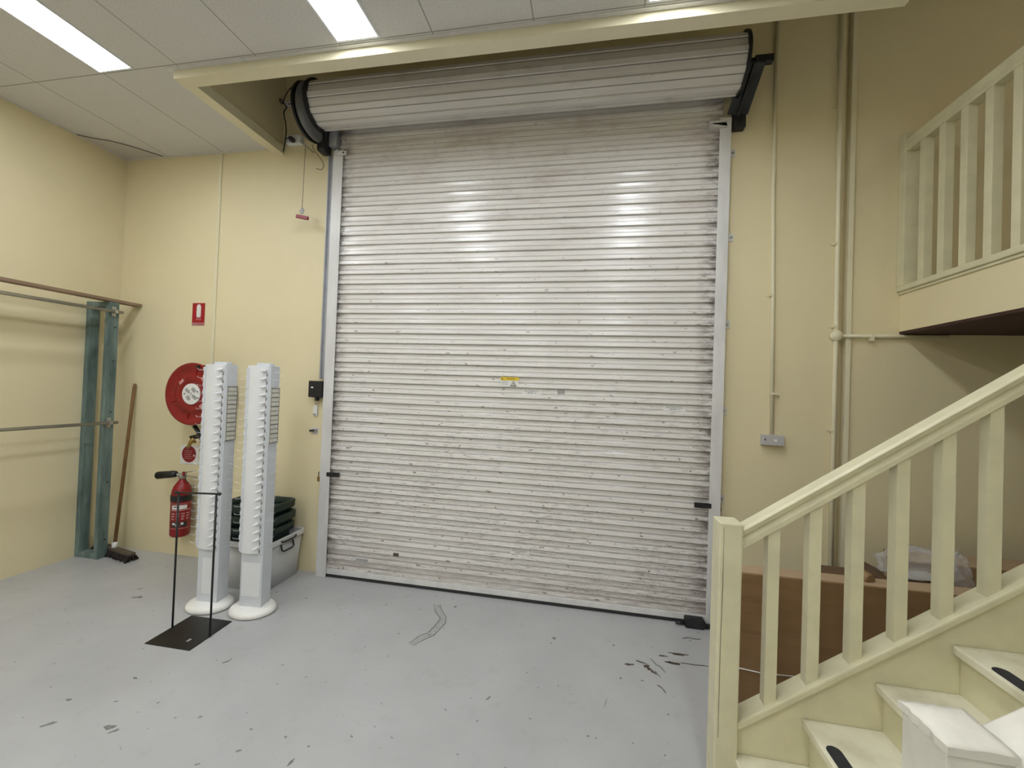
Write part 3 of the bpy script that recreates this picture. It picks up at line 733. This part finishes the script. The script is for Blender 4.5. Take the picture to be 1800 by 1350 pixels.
obj('plate', MB().box(p.x-.03, p.x+.03, -.004, -.0005, p.z-.024, p.z+.024), 'track', wc)
obj('screw', MB().cyl((p.x-.035, -.022, p.z), (p.x+.008, -.010, p.z+.004), .008, 10), 'dark_steel', wc)
obj('lug', MB().box(p.x+.006, p.x+.022, -.018, -.004, p.z-.012, p.z+.016), 'steel', wc)

# socket, plug and cables by the motor
a, c = W(510, 244), W(534, 257)
so = thing('power_socket', 'pale power socket on the wall under the shutter motor', 'power socket', ((a.x+c.x)/2, 0, c.z))
so_o = obj('box', MB().box(a.x, c.x, -.045, -.0005, W(520, 257).z, W(520, 243).z), 'plastic_white', so, bevel=.004)
p = W(515, 247, -.055)
pg = thing('power_cable', 'black power cable looping from the shutter motor down to the socket', 'cable', p)
obj('plug', MB().lathe([(.014, .045), (.020, .055), (.020, .085), (.010, .098)], (p.x, 0, p.z), (0, -1, 0), 16), 'black', pg)
def spline(pts, k=8):
    pts = [Vector(p) for p in pts]; P = [pts[0]]+pts+[pts[-1]]; out = []
    for i in range(1, len(P)-2):
        for j in range(k):
            t = j/k; a_, b_, c_, d_ = P[i-1], P[i], P[i+1], P[i+2]
            out.append(.5*((2*b_)+(c_-a_)*t+(2*a_-5*b_+4*c_-d_)*t*t+(3*b_-a_-3*c_+d_)*t**3))
    out.append(pts[-1]); return out
Yc_ = -.06
obj('cord', MB().tube(spline([W(523, 146, -.12), W(508, 158, -.09), W(499, 175, Yc_), W(497, 182, Yc_), W(492, 178, Yc_), W(493, 174, Yc_), W(501, 184, Yc_), W(504, 189, Yc_), W(499, 198, Yc_), W(502, 215, Yc_), W(503, 232, Yc_), W(501, 250, Yc_), W(498, 266, Yc_)]), .0045, 8), 'cable', pg)
obj('plug_lead', MB().tube(spline([(p.x, -.095, p.z), W(510, 243, -.08), W(505, 243, -.065), W(502, 246, Yc_)]), .004, 8), 'cable', pg)
p = W(508, 185)
ch = thing('cable_clip_block', 'small pale connector block on the wall beside the motor cable', 'connector', (p.x, 0, p.z))
obj('block', MB().box(p.x-.012, p.x+.06, -.03, -.0005, p.z-.012, p.z+.012), 'plastic_white', ch, bevel=.003)
obj('lead', MB().tube([W(507, 183, -.032), W(522, 182, -.032)], .004, 6), 'cable', ch)
# emergency pull cord with red handle
pt, pm = W(537, 257, -.10), W(531, 366, -.10)
pc = thing('pull_cord', 'thin cord with a pinkish red T handle hanging below the shutter motor', 'pull cord', pt)
obj('cord', MB().tube([pt, pm], .0022, 6), 'cord', pc)
obj('eyelet', MB().cyl((pt.x, -.0005, pt.z+.006), (pt.x, -.112, pt.z+.004), .005, 8), 'steel', pc)
hz = W(531, 383, -.10)
obj('tag', MB().add([pm+Vector((0, 0, .012)), pm+Vector((.030, -.004, -.018)), pm+Vector((.006, 0, -.050)), pm+Vector((-.028, .004, -.024))], [(0, 1, 2, 3), (3, 2, 1, 0)]).box(pm.x-.012, pm.x+.012, pm.y-.004, pm.y+.004, pm.z-.042, pm.z-.006), 'label_grey', pc)
obj('handle', MB().bar(W(521, 380, -.10), W(542, 384, -.10), .018, .028), 'pink_red', pc, bevel=.005)
# loose brown wire under the motor
lw = MB().tube(spline([W(549, 254, -.14), W(552, 264, -.10), W(560, 274, -.07), W(567, 284, -.05), W(569, 292, -.045), W(565, 298, -.045), W(559, 297, -.045), W(556, 296, -.045)]), .0025, 6)
tag(obj('loose_wire', lw, 'cable_brown', at=W(549, 254, -.14)), 'thin brown wire curling down loose below the shutter motor', 'wire')

# ------------------------------------------------------------------ rack on the left wall
PX0 = -3.935
rk = thing('wall_rack', 'blue-green treated timber ladder frame with two metal rails on the left wall', 'rack', (XL, -.22, 0))
def ladder(y0, y1):
    a_ = obj('post', MB().box(XL+.0005, XL+.042, y0, y1, 0, 2.11), 'green_wood', rk, bevel=.003)
    b_ = obj('post', MB().box(PX0, PX0+.042, y0, y1, 0, 2.11), 'green_wood', rk, bevel=.003)
    obj('crosspiece', MB().box(XL+.042, PX0, y0+.004, y1-.004, 2.065, 2.108), 'green_wood', rk, bevel=.002)
    obj('crosspiece', MB().box(XL+.042, PX0, y0+.004, y1-.004, 0, .045), 'green_wood', rk, bevel=.002)
    for z in (.15, .62, 1.20, 1.62, 1.90):
        obj('nail', MB().cyl((PX0+.042, (y0+y1)/2+.01, z), (PX0+.047, (y0+y1)/2+.01, z), .006, 8), 'dark_steel', b_)
    return b_
ladder(-.252, -.178); ladder(-2.70, -2.61)
xr = PX0+.042+.018
for z0, z1 in ((2.018, 2.030), (1.103, 1.112)):
    obj('rail', MB().tube([(xr, -2.78, z0), (xr, -.165, z1)], .0125, 12), 'steel', rk)
    sdl = obj('saddle', MB().box(PX0+.0425, PX0+.047, -.235, -.205, z1-.04, z1+.04).box(PX0+.047, xr+.016, -.232, -.208, z1-.015, z1+.015), 'steel', rk, bevel=.002)
    obj('screw', MB().cyl((PX0+.047, -.22, z1+.03), (PX0+.052, -.22, z1+.03), .006, 8).cyl((PX0+.047, -.22, z1-.03), (PX0+.052, -.22, z1-.03), .006, 8), 'steel', sdl)
bt = MB().box(PX0-.035, PX0+.045, -2.9, -.003, 2.111, 2.135)
tag(obj('timber_batten', bt, 'batten', bevel=.003, at=(PX0, -1.4, 2.111)), 'long weathered brown batten lying on top of the timber rack', 'batten')

# ------------------------------------------------------------------ broom in the corner
hb_, ht_ = Vector((-3.862, -.150, .062)), Vector((-3.905, -.020, 1.437))
bm_ = thing('broom', 'wide dark bristled broom standing in the left corner behind the timber rack', 'broom', (hb_.x, hb_.y, 0))
obj('handle', MB().tube([hb_, ht_.lerp(hb_, .02), ht_], [.0125, .0125, .009], 12), 'broom_wood', bm_)
R0 = Matrix.Rotation(math.radians(-12), 3, 'Z')
hc = Vector((-3.855, -.155, .058))
obj('head', MB().boxm(hc, (.52, .048, .022), R0), 'broom_head', bm_, bevel=.004)
obj('socket', MB().tube([hb_-Vector((0, 0, .006)), hb_+Vector((-.002, .004, .05))], .019, 12), 'label_white', bm_)
br = MB()
for i in range(30):
    for j in range(4):
        base = hc + R0 @ Vector((-.25+.5*i/29, -.020+.0135*j, -.010))
        tip = hc + R0 @ Vector((-.258+.516*i/29+random.uniform(-.01, .01), -.042+.028*j+random.uniform(-.008, .008), -.054))
        tip.z = .003 + random.uniform(0, .008)
        br.tube([base, (base+tip)/2, tip], [.006, .009, .007], 5)
obj('bristles', br, 'bristle', bm_, kind='stuff')

# ------------------------------------------------------------------ display towers
def tower(cx, cy, ang, label, narrow):
    t = thing('display_tower', label, 'display tower', (cx, cy, 0), 'white accessory display towers')
    A = Matrix.Rotation(ang, 3, 'Z'); O = Vector((cx, cy, 0))
    def P(x, y, z): return O + A @ Vector((x, y, z))
    def bx(mb, x0, x1, y0, y1, z0, z1):
        return mb.hexa([P(x0, y0, z0), P(x1, y0, z0), P(x1, y1, z0), P(x0, y1, z0), P(x0, y0, z1), P(x1, y0, z1), P(x1, y1, z1), P(x0, y1, z1)])
    hx, hy, zt = .073, .047, 1.60
    obj('base', MB().lathe([(1e-6, .0), (.125, 0), (.137, .006), (.140, .016), (.134, .030), (.118, .042), (.095, .048), (1e-6, .050)], O + A @ Vector((-.008, -.004, 0)), (0, 0, 1), 56, 1.04, .90), 'base_white', t)
    colm = obj('column', bx(MB(), -hx, hx, -hy, hy, .048, zt), 'column_grey', t, bevel=.003)
    obj('top_cap', bx(MB(), -.045, .045, -.02, .03, zt, zt+.018), 'column_grey', t, bevel=.003)
    # curved peg panel clipped over the front face
    zl = .395; n = 14; v = []; x0, x1 = -hx-.006, hx-.012
    for z in (zl, zt-.003):
        for i in range(n+1):
            u = i/n; v.append(P(x0+(x1-x0)*u, -hy-.006-.018*math.sin(PI*min(u*1.0, 1)), z))
        for i in range(n+1):
            u = i/n; v.append(P(x0+(x1-x0)*u, -hy-.0005, z))
    k = n+1; f = []
    for i in range(n):
        f += [(i, i+1, 2*k+i+1, 2*k+i), (k+i+1, k+i, 3*k+i, 3*k+i+1), (i+1, i, k+i, k+i+1), (2*k+i, 2*k+i+1, 3*k+i+1, 3*k+i)]
    f += [(0, 2*k, 3*k, k), (n, k+n, 3*k+n, 2*k+n)]
    pn = obj('peg_panel', MB().add(v, f, False), 'plastic_white', t)
    # edge strip with a notched silver look down the left side of the panel
    es = MB()
    for i in range(46):
        z = zl + .01 + (zt-zl-.03)*i/46; o = .004*(i % 2)
        bx(es, x0-.003-o*.5, x0+.016, -hy-.013-o*.6, -hy-.004, z, z+.0245)
    obj('notched_strip', es, 'column_grey', pn)
    np_ = 23
    for i in range(np_):
        z = zt-.035-(zt-zl-.075)*i/(np_-1)
        pg_ = MB().tube([P(x1-.012, -hy-.012, z), P(x1-.017, -hy-.030, z-.001), P(x1-.028, -hy-.056, z-.004)], [.0115, .0085, .0018], 10)
        obj('nose_peg', pg_, 'plastic_white', pn)
    so_ = MB(); cl = MB()
    for i in range(np_):
        z = zt-.035-(zt-zl-.075)*(i+.5)/(np_-1)
        if i < np_-1 or True: bx(so_, x1-.009, x1-.003, -hy-.012, -hy-.0045, z-.010, z+.010)
        z2 = z+.02
        for s_ in (-1, 1):
            xa = s_*(hx+.001)
            cl.tube([P(xa, .0, z2), P(xa+s_*.028, .0, z2), P(xa+s_*.036, -.004, z2+.006), P(xa+s_*.038, -.004, z2+.012)], .0028, 6)
        cl.tube([P(x0-.006, -hy-.01, z2), P(x0-.040, -hy-.014, z2), P(x0-.046, -hy-.014, z2+.008)], .0028, 6)
    obj('slot_row', so_, 'slot', pn, kind='stuff')
    obj('clear_peg', cl, 'clear', colm, kind='stuff')
    # ivory cell strip on the right face
    zc0, zc1 = 1.10, 1.455; xs = hx+.001
    cs = obj('cell_strip', bx(MB(), xs-.001, xs+.004, -hy+.006, hy-.004, zc0, zc1), 'cell', t)
    ln = MB(); m_ = 12
    for i in range(m_+1):
        z = zc0+(zc1-zc0)*i/m_; hgt = .0035 if i % 2 else .0065
        bx(ln, xs+.004, xs+.0055, -hy+.006, hy-.004, z-hgt/2, z+hgt/2)
    bx(ln, xs+.004, xs+.0055, -hy+.005, -hy+.009, zc0, zc1); bx(ln, xs+.004, xs+.0055, hy-.007, hy-.003, zc0, zc1)
    obj('cell_lines', ln, 'cell_line', cs)
    if narrow: obj('paper_label', bx(MB(), -hx+.035, hx-.045, -hy-.0016, -hy-.0005, .10, .335), 'plastic_white', colm)
    else: obj('paper_label', bx(MB(), -hx+.012, hx-.012, -hy-.0016, -hy-.0005, .115, .33), 'plastic_white', colm)
    return t
tower(-2.418, -.618, math.radians(4), 'white peg display tower on a round base in front of the red hose reel', True)
tower(-2.108, -.602, math.radians(6), 'white peg display tower on a round base in front of the storage tub', False)

# ------------------------------------------------------------------ sign stand
ss = thing('sign_stand', 'black wire sign stand with two uprights on a flat black plate', 'sign stand', (-2.275, -.90, 0))
qa, qb, qc, qd = G(254, 1132), G(336.5, 1083), G(408, 1093), G(333, 1144.5)
obj('base_plate', MB().prism([(q.x, q.y) for q in (qa, qd, qc, qb)], 2, 0.0005, .005), 'black_satin', ss, bevel=.0012)
fa, fb = G(303, 1102, .005), G(369, 1119, .005)
ta = W(316, 866, fa.y); tb = W(389, 869, fb.y); zt_ = (ta.z+tb.z)/2
obj('upright', MB().tube([fa, (fa.x, fa.y, ta.z)], .0055, 10), 'black_satin', ss)
obj('upright', MB().tube([fb, (fb.x, fb.y, tb.z)], .0055, 10), 'black_satin', ss)
d_ = (Vector((fb.x, fb.y, tb.z))-Vector((fa.x, fa.y, ta.z))).normalized()
ea, eb = Vector((fa.x, fa.y, ta.z))-d_*.02, Vector((fb.x, fb.y, tb.z))+d_*.024
obj('crossbar', MB().tube([ea, eb], .0055, 10), 'black_satin', ss)
obj('end_ball', MB().sphere(ea, .010), 'black_satin', ss); obj('end_ball', MB().sphere(eb, .010), 'black_satin', ss)
obj('plate_sticker', MB().box(G(332, 1127).x-.008, G(332, 1127).x+.008, G(332, 1127).y-.012, G(332, 1127).y+.012, .005, .0056), 'label_grey', ss)

# ------------------------------------------------------------------ storage tub with stacked baskets
tx0, tx1, ty0, ty1 = -2.70, -2.222, -.385, -.035
tub = thing('storage_tub', 'frosted grey plastic storage tub on the floor behind the display towers', 'tub', ((tx0+tx1)/2, (ty0+ty1)/2, 0))
def rrect(x0, x1, y0, y1, r, z, n=5):
    out = []
    for cx_, cy_, a0 in ((x1-r, y1-r, 0), (x0+r, y1-r, PI/2), (x0+r, y0+r, PI), (x1-r, y0+r, 1.5*PI)):
        for i in range(n+1):
            an = a0+PI/2*i/n; out.append(Vector((cx_+r*math.cos(an), cy_+r*math.sin(an), z)))
    return out
def shell(levels, cap0=True, smooth=True):
    mb = MB(); n = len(levels[0])
    for lv in levels: mb.v += lv
    for i in range(len(levels)-1):
        for k_ in range(n): mb.f.append((i*n+k_, i*n+(k_+1) % n, (i+1)*n+(k_+1) % n, (i+1)*n+k_)); mb.sm.append(smooth)
    if cap0: mb.f.append(tuple(range(n-1, -1, -1))); mb.sm.append(False)
    return mb
TH = .345; e = .022
lv = [rrect(tx0, tx1, ty0, ty1, .03, .001), rrect(tx0-e*.5, tx1+e*.5, ty0-e*.5, ty1+.008, .032, TH*.5), rrect(tx0-e, tx1+e, ty0-e, ty1+.016, .034, TH-.03),
      rrect(tx0-e+.004, tx1+e-.004, ty0-e+.004, ty1+.012, .032, TH-.03), rrect(tx0+.004, tx1-.004, ty0+.004, ty1-.004, .028, .006)]
mb = shell(lv); n_ = len(lv[0]); mb.f.append(tuple(4*n_+i for i in range(n_))); mb.sm.append(False)
obj('body', mb, 'tub', tub)
lv = [rrect(tx0-e, tx1+e, ty0-e, ty1+.016, .034, TH-.032), rrect(tx0-e-.016, tx1+e+.016, ty0-e-.016, ty1+.028, .04, TH-.030), rrect(tx0-e-.017, tx1+e+.017, ty0-e-.017, ty1+.029, .04, TH),
      rrect(tx0-e+.003, tx1+e-.003, ty0-e+.003, ty1+.013, .032, TH), rrect(tx0-e+.003, tx1+e-.003, ty0-e+.003, ty1+.013, .032, TH-.03)]
obj('rim', shell(lv, False, False), 'tub_rim', tub)
hx_ = tx1+e+.022; yc_ = (ty0+ty1)/2
obj('handle', MB().tube(spline([(hx_-.006, yc_-.075, TH-.012), (hx_+.004, yc_-.06, TH-.02), (hx_+.004, yc_+.06, TH-.02), (hx_-.006, yc_+.075, TH-.012)], 4), .006, 8)
    .tube([(hx_-.018, yc_-.062, TH-.045), (hx_-.006, yc_-.062, TH-.085), (hx_-.004, yc_-.045, TH-.095), (hx_-.004, yc_+.045, TH-.095), (hx_-.006, yc_+.062, TH-.085), (hx_-.018, yc_+.062, TH-.045)], .006, 8), 'black', tub)
def basket(z0, label, x0=-2.672, x1=-2.242, y0=-.360, y1=-.062, h=.20):
    t = thing('plastic_basket', label, 'basket', ((x0+x1)/2, (y0+y1)/2, z0), 'dark green plastic baskets nested in the tub')
    lv = [rrect(x0+.03, x1-.03, y0+.03, y1-.03, .03, z0), rrect(x0+.014, x1-.014, y0+.014, y1-.014, .04, z0+h-.06), rrect(x0+.010, x1-.010, y0+.010, y1-.010, .04, z0+h-.05),
          rrect(x0+.013, x1-.013, y0+.013, y1-.013, .04, z0+h-.05), rrect(x0+.034, x1-.034, y0+.034, y1-.034, .028, z0+.005)]
    mb = shell(lv); n_ = len(lv[0]); mb.f.append(tuple(4*n_+i for i in range(n_))); mb.sm.append(False)
    obj('body', mb, 'green', t)
    lv = [rrect(x0+.008, x1-.008, y0+.008, y1-.008, .04, z0+h-.064), rrect(x0-.006, x1+.006, y0-.006, y1+.006, .05, z0+h-.052), rrect(x0-.008, x1+.008, y0-.008, y1+.008, .05, z0+h-.006), rrect(x0, x1, y0, y1, .045, z0+h),
          rrect(x0+.014, x1-.014, y0+.014, y1-.014, .04, z0+h-.004), rrect(x0+.014, x1-.014, y0+.014, y1-.014, .04, z0+h-.05)]
    obj('rim', shell(lv, False), 'green', t)
    return t
k0 = basket(.222, 'dark green plastic basket, lowest rim showing in the nested stack')
dup(k0, k0.location + Vector((.006, .004, .085)), 'dark green plastic basket, middle one of the nested stack')
dup(k0, k0.location + Vector((.002, -.002, .170)), 'dark green plastic basket, topmost of the nested stack')

# ------------------------------------------------------------------ stairs
SX, SZ, RUN, RISE, NST = .565, .183, .2285, .1655, 12
YW0, YW1 = -1.31, -2.285          # faces of the two strings
stair = thing('staircase', 'cream painted timber staircase with square balusters rising to the right', 'staircase', (.53, -1.8, 0))
def capz(x): return .304 + .706*(x-.569)
def railz(x): return 1.015 + .706*(x-.576)
XS1 = SX + RUN*NST
def string(y0, y1):
    pts = [(SX+.004, .0), (SX+.30, 0.0), (XS1, capz(XS1)-.45), (XS1, capz(XS1)-.03), (SX+.004, capz(SX)-.03)]
    return MB().prism(pts, 1, y0, y1)
obj('string_board', string(YW0, YW0+.04), 'stair', stair)
obj('string_board', string(YW1-.04, YW1), 'stair', stair)
def slope_box(x0, x1, zf, y0, y1, dz0, dz1):
    return MB().prism([(x0, zf(x0)+dz0), (x1, zf(x1)+dz0), (x1, zf(x1)+dz1), (x0, zf(x0)+dz1)], 1, y0, y1)
obj('base_rail', slope_box(SX+.004, XS1, capz, YW0-.022, YW0+.062, -.03, 0), 'stair', stair, bevel=.006)
obj('base_rail', slope_box(SX+.012, XS1, capz, YW1-.062, YW1+.022, -.03, 0), 'stair', stair, bevel=.006)
def handrail(yc):
    prof = [(-.034, 0), (-.036, -.006), (-.030, -.026), (-.021, -.036), (-.021, -.046), (-.029, -.054), (-.029, -.076), (.029, -.076), (.029, -.054), (.021, -.046), (.021, -.036), (.030, -.026), (.036, -.006), (.034, 0)]
    prof = [(-.027, .003)] + prof[1:-1] + [(.027, .003)]
    x0 = .574; n = len(prof); mb = MB()
    mb.v = [Vector((x0, yc+a_, railz(x0)+b_)) for a_, b_ in prof] + [Vector((XS1, yc+a_, railz(XS1)+b_)) for a_, b_ in prof]
    mb.f = [tuple(range(n)), tuple(range(2*n-1, n-1, -1))] + [(i, i+n, (i+1) % n+n, (i+1) % n) for i in range(n)]
    mb.sm = [False]*len(mb.f); return mb
YR, YR2 = -1.2925, -2.303
obj('handrail', handrail(YR), 'stair', stair, bevel=.0025)
obj('handrail', handrail(YR2), 'white_post', stair, bevel=.0025)
def newel(x0, x1, y0, y1, zt):
    mb = MB().box(x0, x1, y0, y1, 0, zt)
    c = .010; v = [(x0, y0, zt), (x1, y0, zt), (x1, y1, zt), (x0, y1, zt)]
    w_ = [(x0+.016, y0+.012, zt+c), (x1-.016, y0+.012, zt+c), (x1-.016, y1-.012, zt+c), (x0+.016, y1-.012, zt+c)]
    return mb, v, w_
nw = obj('newel_post', MB().hexa([(.490, -1.342, 0), (.570, -1.342, 0), (.570, -1.246, 0), (.490, -1.246, 0), (.490, -1.342, 1.036), (.570, -1.342, 1.036), (.570, -1.246, 1.036), (.490, -1.246, 1.036)]), 'stair', stair, bevel=.006, label='slim newel post with a crack down its front')
obj('crack', MB().prism([(.502, .25), (.504, .25), (.5035, .60), (.506, .80), (.5045, .95), (.505, 1.02), (.5035, 1.02), (.503, .80), (.501, .55)], 1, -1.3424, -1.34), 'crack', nw)
# near newel: paint-blobbed top
bm2 = MB(); nx0, nx1, ny0, ny1, nzt = .494, .574, -2.346, -2.262, 1.036
bm2.box(nx0, nx1, ny0, ny1, 0, nzt)
nn = obj('newel_post', bm2, 'white_post', stair, bevel=.003, label='near newel post with ragged white painted top')
def ragged_cap():
    mb = MB(); n = 9; m_ = 9
    for j in range(m_+1):
        for i in range(n+1):
            u, v_ = i/n, j/m_
            x = nx0-.003+(nx1-nx0+.005)*u; y = ny0-.003+(ny1-ny0+.005)*v_
            ed = min(u, v_, 1-u, 1-v_)
            z = nzt+.002+.006*min(1, ed*4)+random.uniform(-.0012, .0012)
            if i == 0: x += random.uniform(-.0025, .002)
            mb.v.append(Vector((x, y, z)))
    k_ = n+1
    for j in range(m_):
        for i in range(n): mb.f.append((j*k_+i, j*k_+i+1, (j+1)*k_+i+1, (j+1)*k_+i)); mb.sm.append(True)
    loop = [i for i in range(k_)] + [j*k_+n for j in range(1, m_+1)] + [m_*k_+i for i in range(n-1, -1, -1)] + [j*k_ for j in range(m_-1, 0, -1)]
    o = len(mb.v)
    for q in loop: p_ = mb.v[q]; mb.v.append(Vector((p_.x, p_.y, nzt-.010)))
    L_ = len(loop)
    for i in range(L_): mb.f.append((loop[i], o+i, o+(i+1) % L_, loop[(i+1) % L_])); mb.sm.append(False)
    mb.f.append(tuple(o+i for i in range(L_-1, -1, -1))); mb.sm.append(False)
    return mb
obj('paint_cap', ragged_cap(), 'white_post', nn)
x = .6855; i = 0
while x < XS1-.05:
    for yc_b in (YR, YR2):
        if yc_b == YR2 and x > 1.6: continue
        obj('baluster', MB().prism([(x-.020, capz(x-.020)-.004), (x+.020, capz(x+.020)-.004), (x+.020, railz(x+.020)-.074), (x-.020, railz(x-.020)-.074)], 1, yc_b-.020, yc_b+.020), 'stair', stair)
    x += .1365
for i in range(NST):
    nx_, nz_ = SX+RUN*i, SZ+RISE*i
    tr_ = obj('tread', MB().box(nx_, nx_+RUN+.030, YW1+.0005, YW0-.0005, nz_-.030, nz_), 'tread', stair, bevel=.006, seg=3)
    obj('riser', MB().box(nx_+.026, nx_+.044, YW1+.0005, YW0-.0005, max(nz_-RISE, 0), nz_-.030), 'stair', stair)
    gx0, gx1, gy = nx_+.013, nx_+.058, YW0-.115
    cap = [(gx0, gy-.0225)] + [((gx0+gx1)/2-.0225*math.cos(a_), gy-.0225+.0225*math.sin(a_)) for a_ in [PI*k_/10 for k_ in range(11)]][1:-1] + [(gx1, gy-.0225), (gx1, YW1+.12), (gx0, YW1+.12)]
    obj('grip_strip', MB().prism(cap, 2, nz_-.001, nz_+.0015), 'grip', tr_)

# ------------------------------------------------------------------ upper landing with its balustrade
LXF = 1.895; LZ0, LZ1 = 1.932, 2.20; LYF = -1.235
struct('slab_landing', MB().box(LXF, XR-.001, LYF, .0115, LZ0+.02, LZ1), 'wall', bevel=.002)
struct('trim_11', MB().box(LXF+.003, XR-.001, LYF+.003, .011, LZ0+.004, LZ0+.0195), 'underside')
lbal = thing('balustrade', 'cream painted balustrade along the edge of the upper landing, high at the right', 'balustrade', (LXF, -.6, LZ1))
obj('base_rail', MB().box(LXF-.022, LXF+.075, LYF, .0105, LZ1+.0005, LZ1+.034), 'stair', lbal, bevel=.006)
obj('moulding', MB().box(LXF-.010, LXF-.0005, LYF, .0105, LZ1-.016, LZ1+.0005), 'stair', lbal, bevel=.003)
obj('newel_post', MB().box(LXF-.022, LXF+.066, -.046, .0105, LZ1+.034, 3.185), 'stair', lbal, bevel=.006)
hp = [(-.027, .003), (-.036, -.006), (-.030, -.026), (-.021, -.036), (-.021, -.046), (-.029, -.054), (-.029, -.076), (.029, -.076), (.029, -.054), (.021, -.046), (.021, -.036), (.030, -.026), (.036, -.006), (.027, .003)]
obj('handrail', MB().prism([(LXF+.014+a_, 3.145+b_) for a_, b_ in hp], 1, LYF, -.046), 'stair', lbal, bevel=.0025)
y = -.168
while y > LYF+.05:
    obj('baluster', MB().box(LXF-.010, LXF+.034, y-.022, y+.022, LZ1+.034, 3.071), 'stair', lbal, bevel=.002); y -= .141

# ------------------------------------------------------------------ cardboard and rubbish under the stairs
bx1 = thing('cardboard_box', 'long flat brown cardboard box standing on edge right behind the balusters', 'cardboard box', (1.25, -.77, 0))
BX0, BX1, BYF, BYB, BZ = .715, 1.80, -.83, -.725, .664
bo = obj('carton', MB().box(BX0, BX1, BYF, BYB, 0.0005, BZ), 'card', bx1, bevel=.004)
obj('top_flap', MB().box(BX0+.004, BX1-.004, BYF+.004, BYB-.004, BZ+.0003, BZ+.004), 'card_top', bx1, label='paler top flap')
for py in (1050, 1105): z = W(1320, py, BYF).z; obj('packing_tape', MB().box(BX0+.01, .885, BYF-.0012, BYF-.0003, z-.024, z), 'tape', bo)
p, q = W(1298, 1174, BYF-.003), W(1406, 1190, BYF-.003)
obj('strap', MB().tube([p, p.lerp(q, .4)+Vector((0, -.002, -.008)), q], .0028, 6), 'strap', bo)
bx2 = thing('cardboard_box', 'dark brown cardboard box farther back against the wall under the landing edge', 'cardboard box', (2.3, -.3, 0))
B2Z = W(1683, 996, -.40).z
obj('carton', MB().box(1.705, 2.75, -.40, -.205, .0005, B2Z), 'card', bx2, bevel=.004)
obj('top_flap', MB().box(1.709, 2.746, -.396, -.209, B2Z+.0003, B2Z+.004), 'card_top', bx2, label='paler top flap')
bx3 = thing('cardboard_box', 'low cardboard box behind the long one, buried under the plastic bag and scraps', 'cardboard box', (1.44, -.56, 0))
zb = .60
obj('carton', MB().box(1.20, 1.66, -.70, -.42, .0005, zb), 'card_dark', bx3, bevel=.004)
def slab(px, Yp, zc_, w_, d_, th, rot, mat, label, name='cardboard_scrap', cat='cardboard'):
    c_ = W(px[0], px[1], Yp); c_.z = zc_
    R_ = Matrix.Rotation(rot[2], 3, 'Z') @ Matrix.Rotation(rot[1], 3, 'Y') @ Matrix.Rotation(rot[0], 3, 'X')
    return tag(obj(name, MB().boxm(c_, (w_, d_, th), R_), mat, at=c_, bevel=.002), label, cat)
slab((1604, 1003), -.58, .612, .30, .17, .008, (.03, .0, .06), 'card_top', 'pale flattened cardboard piece under the plastic bag')
slab((1536, 991), -.58, .648, .13, .17, .008, (.12, .45, -.12), 'card_dark', 'dark bent cardboard piece at the left of the plastic bag')
slab((1606, 972), -.52, .628, .22, .12, .005, (.0, .0, .1), 'label_grey', 'grey torn packaging sheet tucked under the plastic bag', 'packaging_sheet', 'packaging')
a_, b_ = W(1500, 1002, -.70), W(1531, 1020, -.79)
tb_ = MB().tube([a_, a_.lerp(b_, .9), b_], [.026, .026, .022], 20)
tag(obj('cardboard_tube', tb_, 'card', at=a_), 'brown cardboard tube with a rounded end poking out over the long box', 'tube')
def bag(c, sx, sy, sz, seed):
    rnd = random.Random(seed); mb = MB(); nu, nv = 44, 22
    ph = [(rnd.uniform(0, 6.28), rnd.uniform(0, 6.28), rnd.randint(2, 13), rnd.randint(2, 10), rnd.uniform(.02, .085)) for _ in range(14)]
    for j in range(nv+1):
        for i in range(nu):
            th, fi = PI*j/nv, 2*PI*i/nu
            k_ = 1+sum(a_*math.sin(p1*fi+p_)*math.sin(p2*th+q_) for p_, q_, p1, p2, a_ in ph)
            mb.v.append(Vector((c[0]+sx*math.sin(th)*math.cos(fi)*k_, c[1]+sy*math.sin(th)*math.sin(fi)*k_, c[2]+sz*max(-.5, math.cos(th)*k_))))
    for j in range(nv):
        for i in range(nu): mb.f.append((j*nu+i, j*nu+(i+1) % nu, (j+1)*nu+(i+1) % nu, (j+1)*nu+i)); mb.sm.append(True)
    return mb
cb = W(1612, 984, -.56); cb.z = .690
bg_ = bag((cb.x, cb.y, cb.z), .165, .10, .085, 5)
tl_ = W(1683, 1018, -.60)
b2_ = bag((tl_.x, tl_.y, tl_.z), .045, .05, .115, 11)
bg_.add(b2_.v, b2_.f, True)
tag(obj('plastic_bag', bg_, 'poly', at=cb), 'crumpled clear plastic bag piled on the cardboard under the stairs', 'plastic bag')
